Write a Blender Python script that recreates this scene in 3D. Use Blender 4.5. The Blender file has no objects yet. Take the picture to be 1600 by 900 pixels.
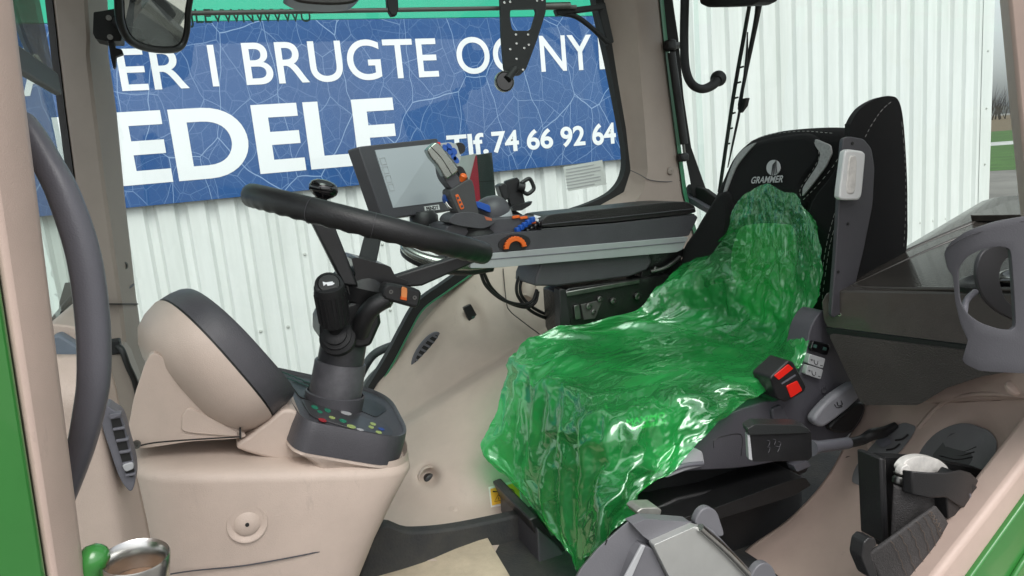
import bpy, bmesh, math, random
import numpy as np
from mathutils import Vector, Matrix, noise
random.seed(7)
sc = bpy.context.scene
rad = math.radians

# ------------------------------------------------------------------ camera
FPX = 1120.0
A_, P_, R_ = rad(21.7), rad(10.3), rad(5.2)
CAM = np.array([0.0, 0.0, 2.4])
Fw = np.array([math.sin(A_)*math.cos(P_), math.cos(A_)*math.cos(P_), -math.sin(P_)])
R0 = np.array([math.cos(A_), -math.sin(A_), 0.0]); U0 = np.cross(R0, Fw)
Rt = math.cos(R_)*R0 - math.sin(R_)*U0
Up = math.sin(R_)*R0 + math.cos(R_)*U0
cd = bpy.data.cameras.new('camera'); cam = bpy.data.objects.new('camera', cd)
sc.collection.objects.link(cam); sc.camera = cam
cd.sensor_width = 36; cd.lens = 36*FPX/1600; cd.clip_start = 0.02; cd.clip_end = 3000
cam.matrix_world = Matrix([[Rt[i], Up[i], -Fw[i], CAM[i]] for i in range(3)] + [[0, 0, 0, 1]])

# ------------------------------------------------------------------ light
SUN_EL, SUN_AZ = 55.0, 180.0      # high, behind the photographer's shoulder
w = bpy.data.worlds.new('World'); sc.world = w; w.use_nodes = True
nt = w.node_tree; nt.nodes.clear()
sky = nt.nodes.new('ShaderNodeTexSky'); sky.sky_type = 'NISHITA'; sky.sun_disc = False
sky.sun_elevation = rad(SUN_EL); sky.sun_rotation = rad(SUN_AZ); sky.dust_density = 3.0; sky.air_density = 1.0
hs = nt.nodes.new('ShaderNodeHueSaturation'); hs.inputs['Saturation'].default_value = 0.16
bg = nt.nodes.new('ShaderNodeBackground'); bg.inputs['Strength'].default_value = 0.15
wo = nt.nodes.new('ShaderNodeOutputWorld')
nt.links.new(sky.outputs[0], hs.inputs['Color']); nt.links.new(hs.outputs[0], bg.inputs['Color'])
nt.links.new(bg.outputs[0], wo.inputs['Surface'])
sl = bpy.data.lights.new('sun', 'SUN'); sl.energy = 1.1; sl.angle = rad(40); sl.color = (1, 0.97, 0.93)
so = bpy.data.objects.new('sun', sl); sc.collection.objects.link(so)
az = rad(SUN_AZ); el = rad(SUN_EL)
sdir = Vector((math.sin(az)*math.cos(el), math.cos(az)*math.cos(el), math.sin(el)))
so.rotation_euler = sdir.to_track_quat('Z', 'Y').to_euler()
sc.view_settings.view_transform = 'Standard'; sc.view_settings.look = 'None'
sc.view_settings.exposure = 0.62; sc.view_settings.gamma = 1.0
sc.cycles.max_bounces = 10; sc.cycles.transparent_max_bounces = 16
sc.cycles.diffuse_bounces = 5; sc.cycles.glossy_bounces = 4
sc.cycles.use_denoising = True
sc.cycles.sample_clamp_indirect = 6

# ------------------------------------------------------------------ measuring helper: a sight line cut with a plane of the place
def P(u, v, Y=None, X=None, Z=None, pl=None):
    d = Fw*FPX + Rt*(u-800) + Up*(450-v)
    if Y is not None: t = Y/d[1]
    elif X is not None: t = X/d[0]
    elif Z is not None: t = (Z-CAM[2])/d[2]
    else:
        p0, n = pl; n = np.array(n); t = np.dot(np.array(p0)-CAM, n)/np.dot(d, n)
    return Vector(CAM + d*t)
def pp(pts, **k): return [P(u, v, **k) for u, v in pts]
def q3(pts): return [P(p[0], p[1], Y=p[2]) for p in pts]

# ------------------------------------------------------------------ materials
MATS = {}
def M(name, col, rough=0.5, metal=0.0, bump=None, var=None, coat=0.0, spec=0.5, sheen=0.0, col2=None, wear=0):
    if name in MATS: return MATS[name]
    m = bpy.data.materials.new(name); m.use_nodes = True; t = m.node_tree
    b = t.nodes['Principled BSDF']
    b.inputs['Base Color'].default_value = (*col, 1); b.inputs['Roughness'].default_value = rough
    b.inputs['Metallic'].default_value = metal; b.inputs['Coat Weight'].default_value = coat
    b.inputs['Specular IOR Level'].default_value = spec
    if sheen: b.inputs['Sheen Weight'].default_value = sheen
    tc = t.nodes.new('ShaderNodeTexCoord')
    if var:
        s, a = var
        n = t.nodes.new('ShaderNodeTexNoise'); n.inputs['Scale'].default_value = s; n.inputs['Detail'].default_value = 6; n.inputs['Roughness'].default_value = .65
        r = t.nodes.new('ShaderNodeMapRange'); r.inputs[1].default_value = .3; r.inputs[2].default_value = .7
        mx = t.nodes.new('ShaderNodeMix'); mx.data_type = 'RGBA'
        c2 = col2 or tuple(c*(1-a) for c in col)
        mx.inputs[6].default_value = (*c2, 1); mx.inputs[7].default_value = (*(col if col2 else tuple(min(1, c*(1+a*.5)) for c in col)), 1)
        t.links.new(tc.outputs['Object'], n.inputs['Vector']); t.links.new(n.outputs[0], r.inputs[0])
        t.links.new(r.outputs[0], mx.inputs[0]); t.links.new(mx.outputs[2], b.inputs['Base Color'])
        r2 = t.nodes.new('ShaderNodeMapRange'); r2.inputs[3].default_value = max(0, rough-.07); r2.inputs[4].default_value = min(1, rough+.1)
        t.links.new(n.outputs[0], r2.inputs[0]); t.links.new(r2.outputs[0], b.inputs['Roughness'])
    if wear:
        src = b.inputs['Base Color'].links[0].from_socket
        mpw = t.nodes.new('ShaderNodeMapping'); mpw.inputs['Scale'].default_value = (1, 1, .35); mpw.inputs['Rotation'].default_value = (.3, .5, .2)
        nw = t.nodes.new('ShaderNodeTexNoise'); nw.inputs['Scale'].default_value = 34; nw.inputs['Detail'].default_value = 8; nw.inputs['Roughness'].default_value = .75
        rw_ = t.nodes.new('ShaderNodeMapRange'); rw_.inputs[1].default_value = .60; rw_.inputs[2].default_value = .78; rw_.inputs[4].default_value = wear
        ns_ = t.nodes.new('ShaderNodeTexNoise'); ns_.inputs['Scale'].default_value = 2.6; ns_.inputs['Detail'].default_value = 3
        rs_ = t.nodes.new('ShaderNodeMapRange'); rs_.inputs[1].default_value = .42; rs_.inputs[2].default_value = .68
        mu = t.nodes.new('ShaderNodeMath'); mu.operation = 'MULTIPLY'
        mw = t.nodes.new('ShaderNodeMix'); mw.data_type = 'RGBA'; mw.inputs[7].default_value = (*[c*.42 for c in col], 1)
        t.links.new(tc.outputs['Object'], mpw.inputs[0]); t.links.new(mpw.outputs[0], nw.inputs['Vector']); t.links.new(nw.outputs[0], rw_.inputs[0])
        t.links.new(tc.outputs['Object'], ns_.inputs['Vector']); t.links.new(ns_.outputs[0], rs_.inputs[0])
        t.links.new(rw_.outputs[0], mu.inputs[0]); t.links.new(rs_.outputs[0], mu.inputs[1]); t.links.new(mu.outputs[0], mw.inputs[0])
        t.links.new(src, mw.inputs[6]); t.links.new(mw.outputs[2], b.inputs['Base Color'])
    if bump:
        s, a = bump
        n2 = t.nodes.new('ShaderNodeTexNoise'); n2.inputs['Scale'].default_value = s; n2.inputs['Detail'].default_value = 3
        bp = t.nodes.new('ShaderNodeBump'); bp.inputs['Strength'].default_value = a; bp.inputs['Distance'].default_value = .002
        t.links.new(tc.outputs['Object'], n2.inputs['Vector']); t.links.new(n2.outputs[0], bp.inputs['Height'])
        t.links.new(bp.outputs[0], b.inputs['Normal'])
    MATS[name] = m; return m

beige   = M('beige_plastic', (.495, .403, .343), .48, bump=(700, .3), var=(9, .10), wear=.55)
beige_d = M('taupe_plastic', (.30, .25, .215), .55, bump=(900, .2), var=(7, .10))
beige_p = M('pink_beige_plastic', (.50, .385, .33), .48, bump=(1100, .2), var=(9, .10), wear=.55)
brown   = M('dark_brown_plastic', (.055, .050, .045), .36, bump=(420, .7), var=(14, .18))
grey_d  = M('dark_grey_plastic', (.062, .060, .068), .42, bump=(500, .35), var=(12, .14), wear=.3)
grey_m  = M('mid_grey_plastic', (.13, .13, .15), .45, bump=(700, .2), var=(12, .12))
grey_l  = M('light_grey_plastic', (.40, .41, .42), .4, bump=(600, .1), var=(15, .08))
grey_hd = M('grey_handle_plastic', (.105, .105, .122), .42, bump=(600, .15), var=(10, .1))
black   = M('black_plastic', (.014, .014, .015), .38, bump=(700, .3), var=(20, .3))
black_m = M('black_matt_plastic', (.007, .007, .008), .6, bump=(500, .3), var=(20, .3))
gloss_b = M('gloss_black', (.006, .006, .007), .08, coat=.5)
rubber  = M('black_rubber', (.012, .012, .012), .65, bump=(300, .3), var=(10, .3))
leather = M('black_leather', (.02, .018, .018), .42, bump=(260, .6), var=(8, .25))
matting = M('black_floor_mat', (.020, .023, .027), .75, bump=(220, .6), var=(11, .45), col2=(.05, .048, .043))
fabric  = M('black_fabric', (.0045, .0045, .005), .95, bump=(1400, .7), var=(60, .25), sheen=.04, spec=.25)
fab_lt  = M('sand_fabric', (.34, .30, .17), .9, bump=(900, .8), var=(40, .15))
fab_md  = M('grey_fabric', (.06, .07, .06), .9, bump=(900, .8), var=(40, .15))
silver  = M('silver_paint', (.42, .44, .45), .34, metal=.35, var=(9, .08))
chrome  = M('brushed_steel', (.62, .62, .60), .22, metal=1, var=(30, .15))
steel_d = M('dark_steel', (.20, .20, .19), .38, metal=1, var=(30, .25))
satin   = M('satin_metal', (.34, .36, .33), .25, metal=.9, var=(12, .12))
white_p = M('white_plastic', (.72, .73, .72), .35, var=(18, .06))
offwhite= M('dirty_white_plastic', (.72, .70, .66), .5, var=(60, .25))
orange  = M('orange_plastic', (.75, .13, .015), .4)
amber   = M('amber_lens', (.85, .30, .10), .25)
red     = M('red_plastic', (.75, .02, .012), .3)
blue    = M('blue_plastic', (.015, .085, .40), .4)
green_t = M('green_paint', (.035, .20, .038), .22, coat=.5, var=(5, .12))
green_e = M('green_edge', (.05, .22, .11), .4)
yellow  = M('yellow_print', (.75, .42, .02), .5)
inkb    = M('black_print', (.01, .01, .01), .6)
inkw    = M('white_print', (.80, .82, .84), .55)
inkg    = M('grey_print', (.42, .42, .43), .6)
inkgr   = M('green_print', (.02, .20, .12), .5)
inkyg   = M('lime_print', (.34, .42, .14), .5)
inkr    = M('red_print', (.34, .02, .03), .5)
inkbl   = M('blue_print', (.02, .06, .26), .5)
inkdg   = M('dark_green_print', (.035, .09, .075), .5)
reflect = M('reflective_fabric', (.34, .34, .34), .6, bump=(900, .8), var=(200, .3))
stitchm = M('thread', (.42, .42, .40), .8)
cardbd  = M('sand_carpet', (.50, .42, .31), .9, bump=(260, .7), var=(14, .22))
cable_m = M('cable_rubber', (.010, .010, .010), .4)
webbing = M('belt_webbing', (.045, .042, .042), .7, bump=(500, .8), var=(16, .4))
thread_b= M('brown_thread', (.13, .095, .07), .8)
board_g = M('sign_green', (.012, .44, .27), .4, var=(2, .05))

def schlick(t, f0, nrm):
    lw = t.nodes.new('ShaderNodeLayerWeight'); lw.inputs[0].default_value = .5
    if nrm: t.links.new(nrm, lw.inputs['Normal'])
    pw = t.nodes.new('ShaderNodeMath'); pw.operation = 'POWER'; pw.inputs[1].default_value = 5
    mr = t.nodes.new('ShaderNodeMapRange'); mr.inputs[3].default_value = f0; mr.inputs[4].default_value = .9
    t.links.new(lw.outputs['Facing'], pw.inputs[0]); t.links.new(pw.outputs[0], mr.inputs[0]); return mr.outputs[0]
def glass_mat(name, tint, fac_bias=.0):
    m = bpy.data.materials.new(name); m.use_nodes = True; t = m.node_tree; t.nodes.clear()
    o = t.nodes.new('ShaderNodeOutputMaterial'); mx = t.nodes.new('ShaderNodeMixShader')
    tr = t.nodes.new('ShaderNodeBsdfTransparent'); tr.inputs[0].default_value = (*tint, 1)
    gl = t.nodes.new('ShaderNodeBsdfGlossy'); gl.inputs['Roughness'].default_value = .02; gl.inputs[0].default_value = (.9, .95, .92, 1)
    t.links.new(schlick(t, .045, None), mx.inputs[0]); t.links.new(tr.outputs[0], mx.inputs[1]); t.links.new(gl.outputs[0], mx.inputs[2])
    df = t.nodes.new('ShaderNodeBsdfDiffuse'); df.inputs[0].default_value = (.8, .8, .76, 1)
    g = t.nodes.new('ShaderNodeNewGeometry'); mp = t.nodes.new('ShaderNodeMapping'); mp.inputs['Scale'].default_value = (5, 5, 2); mp.inputs['Rotation'].default_value = (.5, .6, .3)
    n = t.nodes.new('ShaderNodeTexNoise'); n.inputs['Scale'].default_value = 1.4; n.inputs['Detail'].default_value = 7; n.inputs['Roughness'].default_value = .7
    r = t.nodes.new('ShaderNodeMapRange'); r.inputs[1].default_value = .45; r.inputs[2].default_value = .8; r.inputs[3].default_value = .002; r.inputs[4].default_value = .05
    m2 = t.nodes.new('ShaderNodeMixShader')
    t.links.new(g.outputs['Position'], mp.inputs[0]); t.links.new(mp.outputs[0], n.inputs['Vector']); t.links.new(n.outputs[0], r.inputs[0]); t.links.new(r.outputs[0], m2.inputs[0])
    t.links.new(mx.outputs[0], m2.inputs[1]); t.links.new(df.outputs[0], m2.inputs[2])
    t.links.new(m2.outputs[0], o.inputs[0]); return m
glass = glass_mat('tinted_glass', (.85, .925, .90))
blindf = glass_mat('smoky_film', (.22, .24, .22))

def film_mat():
    m = bpy.data.materials.new('green_film'); m.use_nodes = True; t = m.node_tree; t.nodes.clear()
    o = t.nodes.new('ShaderNodeOutputMaterial')
    tr = t.nodes.new('ShaderNodeBsdfTransparent'); tr.inputs[0].default_value = (.14, .88, .36, 1)
    tl = t.nodes.new('ShaderNodeBsdfTranslucent'); tl.inputs[0].default_value = (.11, .97, .20, 1)
    df = t.nodes.new('ShaderNodeBsdfDiffuse'); df.inputs[0].default_value = (.045, .82, .17, 1)
    gl = t.nodes.new('ShaderNodeBsdfGlossy'); gl.inputs['Roughness'].default_value = .09; gl.inputs[0].default_value = (.85, 1, .9, 1)
    a = t.nodes.new('ShaderNodeMixShader'); a.inputs[0].default_value = .6
    t.links.new(tl.outputs[0], a.inputs[1]); t.links.new(df.outputs[0], a.inputs[2])
    b = t.nodes.new('ShaderNodeMixShader')
    tc = t.nodes.new('ShaderNodeTexCoord'); nz = t.nodes.new('ShaderNodeTexNoise'); nz.inputs['Scale'].default_value = 5; nz.inputs['Detail'].default_value = 3
    mr = t.nodes.new('ShaderNodeMapRange'); mr.inputs[1].default_value = .35; mr.inputs[2].default_value = .68; mr.inputs[3].default_value = .20; mr.inputs[4].default_value = .50
    t.links.new(tc.outputs['Object'], nz.inputs[0]); t.links.new(nz.outputs[0], mr.inputs[0]); t.links.new(mr.outputs[0], b.inputs[0])
    t.links.new(tr.outputs[0], b.inputs[1]); t.links.new(a.outputs[0], b.inputs[2])
    c = t.nodes.new('ShaderNodeMixShader')
    # fine crinkle
    mp = t.nodes.new('ShaderNodeMapping'); mp.inputs['Scale'].default_value = (17, 17, 17)
    vo = t.nodes.new('ShaderNodeTexVoronoi'); vo.feature = 'DISTANCE_TO_EDGE'; vo.inputs['Scale'].default_value = 1
    n3 = t.nodes.new('ShaderNodeTexNoise'); n3.inputs['Scale'].default_value = 22; n3.inputs['Detail'].default_value = 2; n3.inputs['Distortion'].default_value = 1.0
    ad = t.nodes.new('ShaderNodeMath'); ad.operation = 'ADD'
    bp = t.nodes.new('ShaderNodeBump'); bp.inputs['Strength'].default_value = .10; bp.inputs['Distance'].default_value = .006
    t.links.new(tc.outputs['Object'], mp.inputs[0]); t.links.new(mp.outputs[0], vo.inputs['Vector']); t.links.new(tc.outputs['Object'], n3.inputs[0])
    t.links.new(vo.outputs['Distance'], ad.inputs[0]); t.links.new(n3.outputs[0], ad.inputs[1]); t.links.new(ad.outputs[0], bp.inputs['Height'])
    for nd in (gl, df): t.links.new(bp.outputs[0], nd.inputs['Normal'])
    t.links.new(schlick(t, .115, bp.outputs[0]), c.inputs[0]); t.links.new(b.outputs[0], c.inputs[1]); t.links.new(gl.outputs[0], c.inputs[2])
    gh = t.nodes.new('ShaderNodeBsdfGlossy'); gh.inputs['Roughness'].default_value = .45; gh.inputs[0].default_value = (.75, 1, .82, 1)
    hz = t.nodes.new('ShaderNodeMixShader'); hz.inputs[0].default_value = .03
    t.links.new(c.outputs[0], hz.inputs[1]); t.links.new(gh.outputs[0], hz.inputs[2])
    t.links.new(hz.outputs[0], o.inputs[0]); return m
film = film_mat()

def sign_mat():
    m = bpy.data.materials.new('crackled_blue_print'); m.use_nodes = True; t = m.node_tree; b = t.nodes['Principled BSDF']
    b.inputs['Roughness'].default_value = .45
    g = t.nodes.new('ShaderNodeNewGeometry')
    nz = t.nodes.new('ShaderNodeTexNoise'); nz.inputs['Scale'].default_value = 3.2; nz.inputs['Detail'].default_value = 2
    vm = t.nodes.new('ShaderNodeVectorMath'); vm.operation = 'SCALE'; vm.inputs['Scale'].default_value = .10
    va = t.nodes.new('ShaderNodeVectorMath'); va.operation = 'ADD'
    t.links.new(g.outputs['Position'], nz.inputs['Vector']); t.links.new(nz.outputs['Color'], vm.inputs[0])
    t.links.new(g.outputs['Position'], va.inputs[0]); t.links.new(vm.outputs[0], va.inputs[1])
    sx_ = t.nodes.new('ShaderNodeSeparateXYZ'); cx_ = t.nodes.new('ShaderNodeCombineXYZ'); t.links.new(va.outputs[0], sx_.inputs[0])
    t.links.new(sx_.outputs['X'], cx_.inputs['X']); t.links.new(sx_.outputs['Z'], cx_.inputs['Y'])
    acc = None
    for s, wd, amt, sx in ((1.9, .0065, .55, 1.5), (3.6, .009, .34, 1.2), (8.5, .02, .15, 1.0), (18, .035, .08, 1.0)):
        mp = t.nodes.new('ShaderNodeMapping'); mp.inputs['Scale'].default_value = (s*sx, s*.8, 1); mp.inputs['Rotation'].default_value = (0, 0, .35+s*.2); mp.inputs['Location'].default_value = (s*1.7, s, 0)
        vo = t.nodes.new('ShaderNodeTexVoronoi'); vo.voronoi_dimensions = '2D'; vo.feature = 'DISTANCE_TO_EDGE'; vo.inputs['Scale'].default_value = 1.0; vo.inputs['Randomness'].default_value = 1
        mr = t.nodes.new('ShaderNodeMapRange'); mr.inputs[1].default_value = wd*.35; mr.inputs[2].default_value = wd; mr.inputs[3].default_value = amt; mr.inputs[4].default_value = 0
        t.links.new(cx_.outputs[0], mp.inputs[0]); t.links.new(mp.outputs[0], vo.inputs['Vector']); t.links.new(vo.outputs['Distance'], mr.inputs[0])
        if acc is None: acc = mr.outputs[0]
        else:
            mxm = t.nodes.new('ShaderNodeMath'); mxm.operation = 'MAXIMUM'
            t.links.new(acc, mxm.inputs[0]); t.links.new(mr.outputs[0], mxm.inputs[1]); acc = mxm.outputs[0]
    n2 = t.nodes.new('ShaderNodeTexNoise'); n2.inputs['Scale'].default_value = 2.0; n2.inputs['Detail'].default_value = 3
    t.links.new(g.outputs['Position'], n2.inputs['Vector'])
    m0 = t.nodes.new('ShaderNodeMix'); m0.data_type = 'RGBA'; m0.inputs[6].default_value = (.006, .060, .215, 1); m0.inputs[7].default_value = (.009, .088, .285, 1)
    t.links.new(n2.outputs[0], m0.inputs[0])
    m1 = t.nodes.new('ShaderNodeMix'); m1.data_type = 'RGBA'; m1.inputs[7].default_value = (.42, .58, .82, 1)
    t.links.new(acc, m1.inputs[0]); t.links.new(m0.outputs[2], m1.inputs[6]); t.links.new(m1.outputs[2], b.inputs['Base Color'])
    return m
sign_blue = sign_mat()

def wall_mat():
    m = bpy.data.materials.new('white_sheet_metal'); m.use_nodes = True; t = m.node_tree; b = t.nodes['Principled BSDF']
    b.inputs['Roughness'].default_value = .45
    g = t.nodes.new('ShaderNodeNewGeometry'); mp = t.nodes.new('ShaderNodeMapping'); mp.inputs['Scale'].default_value = (6, 6, .5)
    n = t.nodes.new('ShaderNodeTexNoise'); n.inputs['Scale'].default_value = 1.2; n.inputs['Detail'].default_value = 7; n.inputs['Roughness'].default_value = .7
    r = t.nodes.new('ShaderNodeMapRange'); r.inputs[1].default_value = .35; r.inputs[2].default_value = .75
    mx = t.nodes.new('ShaderNodeMix'); mx.data_type = 'RGBA'; mx.inputs[6].default_value = (.76, .78, .765, 1); mx.inputs[7].default_value = (.62, .65, .62, 1)
    t.links.new(g.outputs['Position'], mp.inputs[0]); t.links.new(mp.outputs[0], n.inputs[0]); t.links.new(n.outputs[0], r.inputs[0])
    t.links.new(r.outputs[0], mx.inputs[0]); t.links.new(mx.outputs[2], b.inputs['Base Color']); return m
wallm = wall_mat()

# ------------------------------------------------------------------ mesh helpers
COL = sc.collection
WLOC = {}
def link(o, parent, loc):
    COL.objects.link(o); o.location = loc
    if parent is not None:
        o.parent = parent; o.matrix_parent_inverse = Matrix.Translation(-WLOC[parent.name])
    WLOC[o.name] = Vector(loc)
    return o
def thing(name, label, cat, loc, group=None, kind=None):
    o = bpy.data.objects.new(name, None); o.empty_display_size = .05
    link(o, None, Vector(loc)); o['label'] = label; o['category'] = cat
    if group: o['group'] = group
    if kind: o['kind'] = kind
    return o
def tag(o, label, cat, group=None, kind=None):
    o['label'] = label
    if cat: o['category'] = cat
    if group: o['group'] = group
    if kind: o['kind'] = kind
    return o
def mk(name, verts, faces, mat, parent=None, smooth=True, bevel=0, seg=2, sub=0, solid=0, auto=40, flip=False):
    V = [Vector(v) for v in verts]
    lo = Vector([min(v[i] for v in V) for i in range(3)]); hi = Vector([max(v[i] for v in V) for i in range(3)])
    c = (lo+hi)/2
    me = bpy.data.meshes.new(name)
    me.from_pydata([v-c for v in V], [], [list(f) for f in faces])
    bm = bmesh.new(); bm.from_mesh(me)
    bmesh.ops.remove_doubles(bm, verts=bm.verts, dist=1e-6)
    bmesh.ops.recalc_face_normals(bm, faces=bm.faces)
    bm.to_mesh(me); bm.free()
    me.materials.append(mat)
    o = bpy.data.objects.new(name, me); link(o, parent, c)
    if solid:
        s = o.modifiers.new('s', 'SOLIDIFY'); s.thickness = solid; s.offset = 0
    if bevel:
        b = o.modifiers.new('b', 'BEVEL'); b.width = bevel; b.segments = seg; b.limit_method = 'ANGLE'; b.angle_limit = rad(32); b.harden_normals = False
    if sub:
        s = o.modifiers.new('u', 'SUBSURF'); s.levels = sub; s.render_levels = sub
    if smooth:
        for p in me.polygons: p.use_smooth = True
        if auto and not sub:
            me.set_sharp_from_angle(angle=rad(auto))
    return o
def prism(name, pts, vec, mat, parent=None, bevel=0, seg=2, auto=40):
    n = len(pts); vec = Vector(vec)
    V = [Vector(p) for p in pts] + [Vector(p)+vec for p in pts]
    F = [list(range(n-1, -1, -1)), list(range(n, 2*n))] + [[i, (i+1) % n, n+(i+1) % n, n+i] for i in range(n)]
    return mk(name, V, F, mat, parent, True, bevel, seg, auto=auto)
def box(name, c, s, mat, parent=None, bevel=0, seg=2, rot=None):
    c = Vector(c); R = rot or Matrix.Identity(3)
    V = [c + R @ Vector((x*s[0]/2, y*s[1]/2, z*s[2]/2)) for x in (-1, 1) for y in (-1, 1) for z in (-1, 1)]
    F = [(0, 1, 3, 2), (4, 6, 7, 5), (0, 4, 5, 1), (2, 3, 7, 6), (0, 2, 6, 4), (1, 5, 7, 3)]
    return mk(name, V, F, mat, parent, True, bevel, seg)
def frame_mat(x, z):
    x = Vector(x).normalized(); z = Vector(z); z = (z - x*z.dot(x)).normalized(); y = z.cross(x)
    return Matrix((x, y, z)).transposed()
def cr(pts, n=8, closed=False):
    p = [Vector(q) for q in pts]; N = len(p); out = []
    for i in range(N if closed else N-1):
        if closed: a, b, c, d = p[(i-1) % N], p[i], p[(i+1) % N], p[(i+2) % N]
        else:
            b, c = p[i], p[i+1]; a = p[i-1] if i else b*2-c; d = p[i+2] if i+2 < N else c*2-b
        for k in range(n):
            t = k/n
            out.append(.5*((2*b) + (c-a)*t + (2*a-5*b+4*c-d)*t*t + (3*b-a-3*c+d)*t**3))
    if not closed: out.append(p[-1])
    return out
def rnd(pts, f=.3, n=4):
    p = [Vector(q) for q in pts]; N = len(p); out = []
    for i in range(N):
        a, b, c = p[i-1], p[i], p[(i+1) % N]
        s = b + (a-b)*f; e = b + (c-b)*f
        for k in range(n+1):
            t = k/n; out.append(s*(1-t)**2 + b*2*t*(1-t) + e*t*t)
    return out
def loft(name, secs, mat, parent=None, caps=True, smooth=True, bevel=0, auto=40, sub=0, closed=True):
    n = len(secs[0]); V = [v for s in secs for v in s]; F = []
    for i in range(len(secs)-1):
        for j in range(n if closed else n-1):
            k = (j+1) % n; F.append((i*n+j, i*n+k, (i+1)*n+k, (i+1)*n+j))
    if caps and closed:
        F.append(tuple(range(n-1, -1, -1))); F.append(tuple((len(secs)-1)*n+j for j in range(n)))
    return mk(name, V, F, mat, parent, smooth, bevel, auto=auto, sub=sub)
def tube(name, pts, rads, mat, parent=None, n=12, smooth=6, flat=1.0, upv=None, auto=50):
    pts = [Vector(p) for p in pts]
    if not isinstance(rads, (list, tuple)): rads = [rads]*len(pts)
    if smooth and len(pts) > 2:
        q = cr([(*p, ) for p in pts], smooth)
        rr = []
        for i in range(len(pts)-1):
            for k in range(smooth): rr.append(rads[i] + (rads[i+1]-rads[i])*k/smooth)
        rr.append(rads[-1]); pts, rads = q, rr
    secs = []; prev = None
    for i, p in enumerate(pts):
        t = (pts[min(i+1, len(pts)-1)] - pts[max(i-1, 0)]).normalized()
        if prev is None:
            a = Vector(upv) if upv else (Vector((0, 0, 1)) if abs(t.z) < .9 else Vector((1, 0, 0)))
        else: a = prev
        a = (a - t*a.dot(t)).normalized(); b = t.cross(a); prev = a
        secs.append([p + (a*math.cos(2*math.pi*k/n)*flat + b*math.sin(2*math.pi*k/n))*rads[i] for k in range(n)])
    return loft(name, secs, mat, parent, auto=auto)
def lathe(name, o, axis, prof, mat, parent=None, n=24, sx=1, ref=None, auto=40, caps=True):
    o = Vector(o); ax = Vector(axis).normalized()
    a = Vector(ref) if ref else (Vector((0, 0, 1)) if abs(ax.z) < .9 else Vector((1, 0, 0)))
    a = (a-ax*a.dot(ax)).normalized(); b = ax.cross(a)
    secs = [[o+ax*h+(a*math.cos(2*math.pi*k/n)*sx+b*math.sin(2*math.pi*k/n))*max(r, 1e-5) for k in range(n)] for r, h in prof]
    return loft(name, secs, mat, parent, caps=caps, auto=auto)
def grid(name, rows, mat, parent=None, nu=8, nv=8, solid=0, disp=None, auto=60, bevel=0):
    R = [cr(r, nu) for r in rows]; n = len(R[0]); cols = [cr([R[i][j] for i in range(len(R))], nv) for j in range(n)]
    m = len(cols[0]); V = [cols[j][i] for i in range(m) for j in range(n)]
    if disp: V = disp(V, m, n)
    F = [(i*n+j, i*n+j+1, (i+1)*n+j+1, (i+1)*n+j) for i in range(m-1) for j in range(n-1)]
    return mk(name, V, F, mat, parent, True, 0, solid=solid, auto=auto)
def rowsheet(name, rows, depth, mat, parent=None, nu=30, nv=8, solid=.012, auto=60):
    rr = cr([Vector((v, a, b)) for v, a, b in rows], nv); V = []; n = nu+1
    for r in rr:
        for j in range(n):
            t = j/nu; u = r[1]+(r[2]-r[1])*t; V.append(P(u, r[0], Y=depth(u, r[0], t)))
    m = len(rr); F = [(i*n+j, i*n+j+1, (i+1)*n+j+1, (i+1)*n+j) for i in range(m-1) for j in range(n-1)]
    return mk(name, V, F, mat, parent, True, solid=solid, auto=auto)
def fit(ctrl, deg=2):
    a = np.array(ctrl, float); u = (a[:, 0]-800)/400; v = (a[:, 1]-450)/400
    B = lambda u, v: np.stack([u**i*v**j for i in range(deg+1) for j in range(deg+1-i)], -1)
    c, *_ = np.linalg.lstsq(B(u, v), a[:, 2], rcond=None)
    return lambda U, V_: float(B(np.array((U-800)/400.), np.array((V_-450)/400.)) @ c)
def ploft(name, secs, mat, parent=None, bevel=0):
    return loft(name, [[P(u, v, Y=y) for u, y in s] for v, s in secs], mat, parent, bevel=bevel)
def text(name, s, bl, br, h, nrm, mat, parent=None, bold=0.0, ext=.001, shear=0.0, upv=None, space=1.0, dep=None):
    cu = bpy.data.curves.new(name, 'FONT'); cu.body = s; cu.offset = bold; cu.resolution_u = 9; cu.space_character = space
    ob = bpy.data.objects.new(name+'_tmp', cu); COL.objects.link(ob)
    dg = bpy.context.evaluated_depsgraph_get(); dg.update(); me = bpy.data.meshes.new_from_object(ob.evaluated_get(dg))
    bpy.data.objects.remove(ob)
    v = np.array([x.co for x in me.vertices]); fs = [tuple(p.vertices) for p in me.polygons]
    lo = v.min(0); hi = v.max(0); bl = Vector(bl); br = Vector(br); xd = br-bl; n = Vector(nrm).normalized()
    up = Vector(upv) if upv else n.cross(xd); up = (up - n*up.dot(n)).normalized()
    capH = dep or (hi[1]-lo[1]); base = 0 if dep else lo[1]
    out = []
    for q in v:
        a = (q[0]-lo[0])/(hi[0]-lo[0]); b = (q[1]-base)/capH
        out.append(bl + xd*a + up*(b*h) + xd.normalized()*(b*h*shear) + n*ext)
    return mk(name, out, fs, mat, parent, False)
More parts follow.
